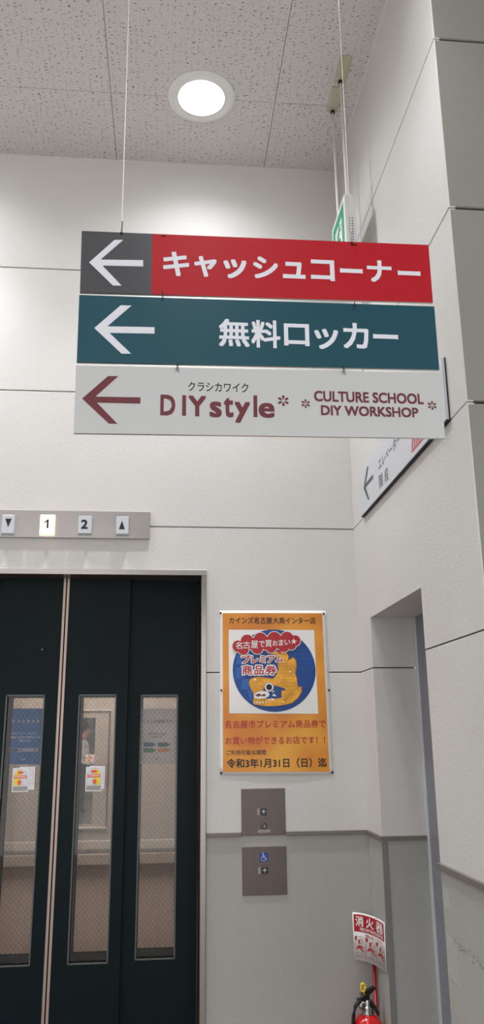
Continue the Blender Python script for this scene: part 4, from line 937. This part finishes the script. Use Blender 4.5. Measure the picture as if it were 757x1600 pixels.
b = bmesh.new(); grid_sheet(b, PO_WHITE, .0013); link('white_square', b, M['paper'], po, label='white picture square')
def POw(w0): return lambda u, v, w: PO(u, v, w+w0)
x0, z0, x1, z1 = PO_DISC; dcx, dcz, rx, rz = (x0+x1)/2, (z0+z1)/2, (x1-x0)/2, (z1-z0)/2
def fan_disc(b, cx, cz, rx, rz, P, w, rings=6, n=48):
    prev = [b.verts.new(P(cx, cz, w))]*n
    for k in range(1, rings+1):
        cur = [b.verts.new(P(cx+rx*k/rings*math.cos(2*math.pi*i/n), cz+rz*k/rings*math.sin(2*math.pi*i/n), w)) for i in range(n)]
        for i in range(n):
            j = (i+1) % n
            if k == 1: b.faces.new((prev[0], cur[i], cur[j]))
            else: b.faces.new((prev[i], cur[i], cur[j], prev[j]))
        prev = cur
b = bmesh.new(); fan_disc(b, dcx, dcz, rx, rz, PO, .0018); link('blue_disc', b, M['pblue'], po, label='blue round castle backdrop')
b = bmesh.new()
for q in CASTLE_BLOCKS: prism(b, q, 0, PO, 0, .0022)
for q in CASTLE_LINES: stroke(b, q, .0010, 0, PO, 0, .0022)
link('castle_line_art', b, M['pblue2'], po, kind='stuff')
def poly(name, q, m, w, parent=po):
    b = bmesh.new(); prism(b, q, 0, PO, 0, w); return link(name, b, m, parent)
poly('golden_fish', FISH, M['gold'], .0027)
b = bmesh.new(); prism(b, F_FIN, 0, PO, 0, .0031); link('fish_fin', b, M['gold'], po)
b = bmesh.new(); prism(b, F_FIN2, 0, PO, 0, .0031); link('fish_fin', b, M['gold'], po)
b = bmesh.new()
for q in F_LINES: stroke(b, q, .0009, 0, PO, 0, .0035)
for q in (F_FIN, F_FIN2, FISH): stroke(b, q+[q[0]], .0008, 0, PO, 0, .0034)
for (u, v), r_ in [((F_EYE[0][0], F_EYE[0][1]), F_EYE[0][2]+.002)]: prism(b, disc(u, v, r_, 24), 0, PO, 0, .0034)
link('fish_outline', b, M['golddark'], po, kind='stuff')
b = bmesh.new()
prism(b, F_MOUTH, 0, PO, 0, .0037)
for q in F_TEETH: prism(b, q, 0, PO, 0, .0039)
prism(b, disc(*F_EYE[0], 24), 0, PO, 0, .0039)
link('fish_teeth_and_eye', b, M['paper'], po, kind='stuff')
b = bmesh.new(); prism(b, F_TONGUE, 0, PO, 0, .0041); link('fish_tongue', b, M['maroon'], po)
b = bmesh.new(); prism(b, disc(F_EYE[1][0], F_EYE[1][1], F_EYE[1][2]*.92, 24), 0, PO, 0, .0042); link('fish_pupil', b, M['ink'], po)
b = bmesh.new()
for u, v, r_ in F_GLINT: prism(b, disc(u, v, r_*.45, 16), 0, PO, 0, .0040)
link('fish_highlight', b, M['goldlight'], po, kind='stuff')
b = bmesh.new()
for i, (u, v, r_) in enumerate(PO_CLOUD): prism(b, disc(u, v, r_*1.04+.0028, 26), 0, PO, 0, .0044+i*.00002)
link('cloud_border', b, M['paper'], po, kind='stuff')
b = bmesh.new()
for i, (u, v, r_) in enumerate(PO_CLOUD): prism(b, disc(u, v, r_*1.04, 26), 0, PO, 0, .0048+i*.00002)
prism(b, PO_CLOUDTAIL, 0, PO, 0, .0050)
link('red_cloud', b, M['pred'], po, kind='stuff')
b = bmesh.new()
for s, *q in PO_CLOUDTEXT: text(b, s, *q, PO, bold=.0 if s == '★' else .008, w=.0056)
link('cloud_lettering', b, M['paper'], po, kind='stuff')
b = bmesh.new()
for s, *q in PO_TITLE: text(b, s, *q, PO, bold=.10, w=.0052, keep=True)
link('title_halo', b, M['paper'], po, kind='stuff')
b = bmesh.new()
for s, *q in PO_TITLE: text(b, s, *q, PO, bold=.02, w=.0057)
link('title_lettering', b, M['pred'], po, kind='stuff')
b = bmesh.new()
for s, *q in PO_BLACK: text(b, s, *q, PO, bold=.018 if '31' in s else .010, w=.0014)
link('black_lettering', b, M['ink'], po, kind='stuff')
b = bmesh.new()
for s, *q in PO_RED: text(b, s, *q, PO, bold=.008, w=.0014)
link('red_lettering', b, M['pred'], po, kind='stuff')
b = bmesh.new()
for u, v in PO_TACK:
    prism(b, disc(u, v, .0042, 14), .0022, PO, 0, .0008)
    prism(b, disc(u, v, .0022, 10), .0042, PO, 0, .0008)
link('pins', b, M['darkmetal'], po, kind='stuff')

# ---------------------------------------------------------------- posters and cards in the door glass
YP = .1012
def flat_poster(name, q, m, label, y=YP):
    c = centroid(q); r = empty(name, (c[0], y, min(p[1] for p in q)), label, 'poster')
    b = bmesh.new(); prism(b, q, .0006, back(y), 0, -.0006); link('sheet', b, m, r)
    return r
bp_ = flat_poster('price_poster', BLUE, M['posterblue'], 'blue poster with white lettering behind the left elevator window')
PY = back(YP)
b = bmesh.new()
for s, *q in BLUE_TEXT: text(b, s, *q, PY, bold=.02, w=.0008)
for q in BLUE_BAN: prism(b, q, 0, PY, 0, .0005)
link('white_print', b, M['posterwhite'], bp_, kind='stuff')
b = bmesh.new()
for q in BLUE_BAN2: prism(b, q, 0, PY, 0, .0009)
for s, *q in BLUE_CHEV: text(b, s, *q, PY, bold=.02, w=.0009)
link('navy_print', b, M['navy'], bp_, kind='stuff')
wp_ = flat_poster('price_poster', WHITE, M['posterwhite'], 'white price-cut poster with four coloured arrows in the right elevator window', YP+.032)
PW = back(YP+.032)
b = bmesh.new()
for s, *q in WHITE_TEXT: text(b, s, *q, PW, bold=.0, w=.0008)
link('grey_print', b, M['greyprint'], wp_, kind='stuff')
for q, mk, ch, nm in zip(WHITE_BAN, ('navy', 'slate', 'pgreen', 'porange'), WHITE_CHEV, ('blue', 'slate', 'green', 'orange')):
    b = bmesh.new(); prism(b, q, 0, PW, 0, .0005); bn = link('arrow_banner', b, M[mk], wp_, label=nm+' arrow banner')
    b = bmesh.new(); text(b, ch[0], *ch[1:], PW, bold=.03, w=.0009); link('chevrons', b, M[mk], bn, kind='stuff')
def qlerp(q, s, t):      # s along, t up; q = TL, TR, BR, BL
    tl, tr, br, bl = q
    return ((bl[0]*(1-s)+br[0]*s)*(1-t)+(tl[0]*(1-s)+tr[0]*s)*t, (bl[1]*(1-s)+br[1]*s)*(1-t)+(tl[1]*(1-s)+tr[1]*s)*t)
def card(q, y, label, flip=False, plain=False, fade=False):
    c = centroid(q); r = empty('sticker', (c[0], y, min(p[1] for p in q)), label, 'sticker')
    P = back(y)
    b = bmesh.new(); prism(b, q, .0006, P, 0, -.0002); link('sheet', b, M['posterwhite'], r)
    Q = lambda s, t: qlerp(q, (1-s) if flip else s, t)
    arch = [Q(.1, .25)]+[Q(.5-.4*math.cos(a), .62+.32*math.sin(a)) for a in [math.pi*i/12 for i in range(13)]]+[Q(.9, .25)]
    b = bmesh.new()
    if not plain:
        half = [Q(.12, .27)]+[Q(.5-.38*math.cos(a), .62+.30*math.sin(a)) for a in [math.pi/2*i/8 for i in range(9)]]+[Q(.5, .27)]
        prism(b, half, 0, P, 0, .0006); link('yellow_half', b, M['yellow'], r)
        b = bmesh.new(); prism(b, [Q(.10, .56), Q(.90, .56), Q(.90, .68), Q(.10, .68)], 0, P, 0, .0008)
        prism(b, [Q(.5+.20*math.cos(a), .80+.06*math.sin(a)) for a in [2*math.pi*i/14 for i in range(14)]], 0, P, 0, .0008)
        prism(b, [Q(.45+.13*math.cos(a), .39+.10*math.sin(a)) for a in [2*math.pi*i/14 for i in range(14)]], 0, P, 0, .0008)
        link('orange_print', b, M['ored'], r, kind='stuff')
        b = bmesh.new(); prism(b, [Q(.06, .05), Q(.94, .05), Q(.94, .22), Q(.06, .22)], 0, P, 0, .0007); link('grey_band', b, M['pgrey'], r)
        b = bmesh.new()
        for s0 in range(8): prism(b, [Q(.16+s0*.085, .60), Q(.21+s0*.085, .60), Q(.21+s0*.085, .65), Q(.16+s0*.085, .65)], 0, P, 0, .0011)
        link('white_print', b, M['paper'], r, kind='stuff')
        b = bmesh.new()
    stroke(b, arch+[arch[0]], .0007, 0, P, 0, .0009)
    for k in range(2): stroke(b, [Q(.5+.25*math.cos(a), (.38 if k else .66)+.10*math.sin(a)) for a in [2*math.pi*i/14 for i in range(15)]], .0005, 0, P, 0, .0010)
    link('outline', b, M['pgrey'], r, kind='stuff')
    return r
card(STICKER_OUTLINES[0], .0792, 'yellow and orange arched sticker in front on the left elevator window')
card(STICKER_OUTLINES[1], .0806, 'plain white arched sticker tucked behind the yellow one, left elevator window', plain=True)
card(STICKER_OUTLINES[2], .0792, 'yellow and orange arched sticker in front on the middle elevator window', flip=True)
card(STICKER_OUTLINES[3], .0806, 'plain white arched sticker tucked behind the yellow one, middle elevator window', plain=True)
card([(-.4677, 1.3621), (-.4136, 1.3615), (-.4158, 1.3092), (-.4671, 1.3082)], CY1+.0025, 'small orange sticker inside the car on the added glass of the reflection slot')

# ---------------------------------------------------------------- recessed steel door on the right
d2 = empty('door_2', (XR+OP_D, -.5, 0), kind='structure')
DXX = XR+OP_D
b = bmesh.new()
box(b, DXX-.001, DXX+.035, OP_F-.030, OP_F-.0005, 0, OP_Z-.001, .002)
link('frame_jamb', b, M['lavlight'], d2)
b = bmesh.new(); box(b, DXX+.004, DXX+.04, -.405, OP_F-.031, .004, OP_Z-.002); link('door_panel', b, M['lav'], d2)
b = bmesh.new(); box(b, DXX-.004, DXX+.04, -.436, -.4055, .004, OP_Z-.002, .0015); link('panel_edge', b, M['lavlight'], d2)
b = bmesh.new(); box(b, DXX+.010, DXX+.04, OP_N, -.4365, .004, OP_Z-.002); link('door_panel', b, M['lav'], d2)
b = bmesh.new(); box(b, DXX+.002, DXX+.012, OP_N+.10, OP_N+.17, .95, 1.12, .003); link('latch_plate', b, M['steel'], d2)

# scuffs and old tape on the near part of the right wall
for (y0, y1, z0, z1, lb) in ((-.952, -.872, .812, .918, 'lower yellowed strip of clear tape at the recess edge on the right wall'), (-.925, -.872, .985, 1.035, 'upper yellowed strip of clear tape at the recess edge on the right wall')):
    b = bmesh.new(); prism(b, [(-y1, z0), (-y0, z0-.006), (-y0-.002, z1-.01), (-y1, z1)], .0006, right(XR), 0, 0)
    o = link('tape', b, M['cablebl']); tag(o, lb, 'tape')
b = bmesh.new(); rr = random.Random(3)
for k in range(70):
    y = -.90-rr.random()**.8*.34; z = .918-.02*rr.random()+rr.gauss(0, .004); s = rr.uniform(.0012, .005)
    pts = [(-y+s*rr.uniform(.5, 1.6)*math.cos(a), z+s*.5*rr.uniform(.5, 1.2)*math.sin(a)) for a in [2*math.pi*i/7 for i in range(7)]]
    prism(b, pts, 0, right(XR), 0, .0003+.000004*k)
o = link('scuff_marks', b, M['scuff']); tag(o, 'long dotted dark scuff along the lower right wall', 'scuff mark', kind='stuff')

# ---------------------------------------------------------------- extinguisher corner
# red stand pole with a curved instruction plate in the corner
st = empty('extinguisher_stand', (.745, -.06, 0), 'slim red pole with curved red and white extinguisher notice in the corner', 'sign')
b = bmesh.new(); tube(b, [(.768, -.04, .02), (.768, -.04, .79)], .0068, 12); link('pole', b, M['stripred'], st)
b = bmesh.new(); box(b, .62, .775, -.20, -.02, 0, .012, .003); link('base_plate', b, M['stripred'], st)
ZA, ZBB = .6515, .8125
def AR(s, v, w):
    s_ = s*math.pi/2
    x = .7015+.0725*math.sin(s_); y = -.2005+.1895*math.cos(s_)
    nx, ny = -math.sin(s_)*.19, -math.cos(s_)*.0725; n = math.hypot(nx, ny)
    return (x+nx/n*w, y+ny/n*w, ZA+(ZBB-ZA)*v)
def ar_rect(b, s0, v0, s1, v1, w, mi=0, n=None):
    n = n or max(1, int((s1-s0)*24))
    lo = [b.verts.new(AR(s0+(s1-s0)*i/n, v0, w)) for i in range(n+1)]; hi = [b.verts.new(AR(s0+(s1-s0)*i/n, v1, w)) for i in range(n+1)]
    for i in range(n):
        f = b.faces.new((lo[i], lo[i+1], hi[i+1], hi[i])); f.smooth = True
b = bmesh.new(); ar_rect(b, 0, 0, 1, 1, 0, n=30); pl = link('notice_plate', b, M['paper'], st)
sd = pl.modifiers.new('t', 'SOLIDIFY'); sd.thickness = .0012; sd.offset = -1
b = bmesh.new(); ar_rect(b, .03, .60, .97, .965, .0006, n=30); link('red_header', b, M['pred'], pl)
b = bmesh.new()
for ch, s0, s1 in (('消', .09, .33), ('火', .40, .62), ('器', .69, .93)): text(b, ch, s0, .715, s1, .935, AR, bold=.02, w=.0012)
text(b, 'FIRE EXTINGUISHER', .22, .625, .93, .695, AR, bold=.015, w=.0012)
link('header_lettering', b, M['paper'], pl, kind='stuff')
b = bmesh.new()
text(b, '使用方法', .36, .52, .60, .57, AR, bold=.02, w=.0012); text(b, 'TO OPERATE', .63, .525, .88, .562, AR, bold=.0, w=.0012)
for k, (s0, s1) in enumerate(((.05, .35), (.37, .65), (.67, .95))):
    for (a0, c0, a1, c1) in ((s0, .06, s1, .066), (s0, .494, s1, .50), (s0, .06, s0+.006, .50), (s1-.006, .06, s1, .50)): ar_rect(b, a0, c0, a1, c1, .0010, n=4)
    ar_rect(b, s0, .42, s0+.06, .50, .0011, n=2)
    stroke(b, [(s0+.05, .24), (s0+.14, .30), (s0+.24, .27)], .035, 0, AR, 0, .0012)
    stroke(b, [(s0+.08, .30), (s0+.17, .24), (s0+.24, .20)], .030, 0, AR, 0, .0013)
    ar_rect(b, s0+.10, .34, s0+.14, .43, .0012, n=2)
    stroke(b, [(s0+.19+.045*math.cos(a), .40+.05*math.sin(a)) for a in [2*math.pi*i/12 for i in range(13)]], .010, 0, AR, 0, .0012)
link('red_print', b, M['pred'], pl, kind='stuff')
b = bmesh.new()
for k, (s0, s1, tx) in enumerate(((.05, .35, '安全ピンを抜く'), (.37, .65, 'ホースを火元へ'), (.67, .95, 'レバーを握る'))):
    text(b, tx, s0+.03, .145, s1-.03, .175, AR, bold=0, w=.0012); ar_rect(b, s0+.04, .095, s1-.05, .105, .0011, n=3)
link('small_print', b, M['greyprint'], pl, kind='stuff')

# fire extinguisher (its top is in view)
ext = empty('fire_extinguisher', (.716, -.12, .012), 'glossy red fire extinguisher with black handle and yellow pin in the corner', 'fire extinguisher')
EC = (.716, -.12, 0)
b = bmesh.new(); lathe(b, [(.050, .014), (.0555, .022), (.0555, .44), (.0545, .462), (.050, .480), (.042, .493), (.032, .502), (.022, .507), (.019, .510)], EC, 48); link('cylinder', b, M['extred'], ext)
b = bmesh.new(); lathe(b, [(.0225, .504), (.0225, .512), (.0200, .5135), (.0200, .528), (.0180, .531), (.0135, .533), (.0135, .552), (.0001, .553)], (EC[0]+.002, EC[1], 0), 28); va_ = link('valve', b, M['chrome'], ext)
b = bmesh.new(); tube(b, [(.705, -.128, .545), (.692, -.135, .541), (.689, -.138, .533)], .0045, 8); link('gauge_stem', b, M['chrome'], va_)
b = bmesh.new(); lathe(b, [(.0001, -.006), (.010, -.006), (.0105, 0), (.0001, .002)], (.693, -.138, .536), 16, 'y'); link('pressure_gauge', b, M['steel'], va_)
b = bmesh.new()
box(b, .682, .716, -.130, -.108, .550, .556, .0015); tube(b, [(.712, -.12, .552), (.728, -.122, .547), (.742, -.126, .530), (.752, -.130, .510), (.754, -.131, .505)], [.011, .011, .0105, .009, .006], 10, flat=.6)
link('carry_handle', b, M['blackplastic'], ext)
b = bmesh.new()
t = bmesh.new()
sec = [(.696, .556), (.700, .572), (.712, .580), (.726, .586), (.745, .592), (.749, .590), (.7485, .587), (.735, .576), (.726, .569), (.724, .548), (.702, .548)]
for sy in (-.131, -.109): pass
PH = lambda u, v, w: (u, -.131+w, v)
prism(b, sec, .022, PH); bmesh.ops.recalc_face_normals(b, faces=b.faces)
link('squeeze_lever', b, M['blackplastic'], ext)
b = bmesh.new(); tube(b, [(.699, -.133, .566), (.699, -.105, .566)], .0035, 10); link('pivot_pin', b, M['chrome'], ext)
b = bmesh.new()
ring = [(.702+.0075*math.cos(a), -.135, .594+.0125*math.sin(a)) for a in [2*math.pi*i/18 for i in range(19)]]
tube(b, ring, .0038, 8); tube(b, [(.704, -.135, .582), (.706, -.134, .570)], .003, 8); link('safety_pin', b, M['extyellow'], ext)
b = bmesh.new(); tube(b, [(.694, -.125, .548), (.684, -.127, .546), (.672, -.130, .532), (.665, -.132, .508), (.6605, -.133, .47), (.6585, -.134, .42), (.659, -.135, .30), (.662, -.136, .20), (.666, -.137, .12)], .0065, 10); h = link('hose', b, M['black'], ext)
b = bmesh.new(); tube(b, [(.666, -.137, .125), (.668, -.138, .06)], [.008, .011], 10); link('nozzle', b, M['blackplastic'], h)
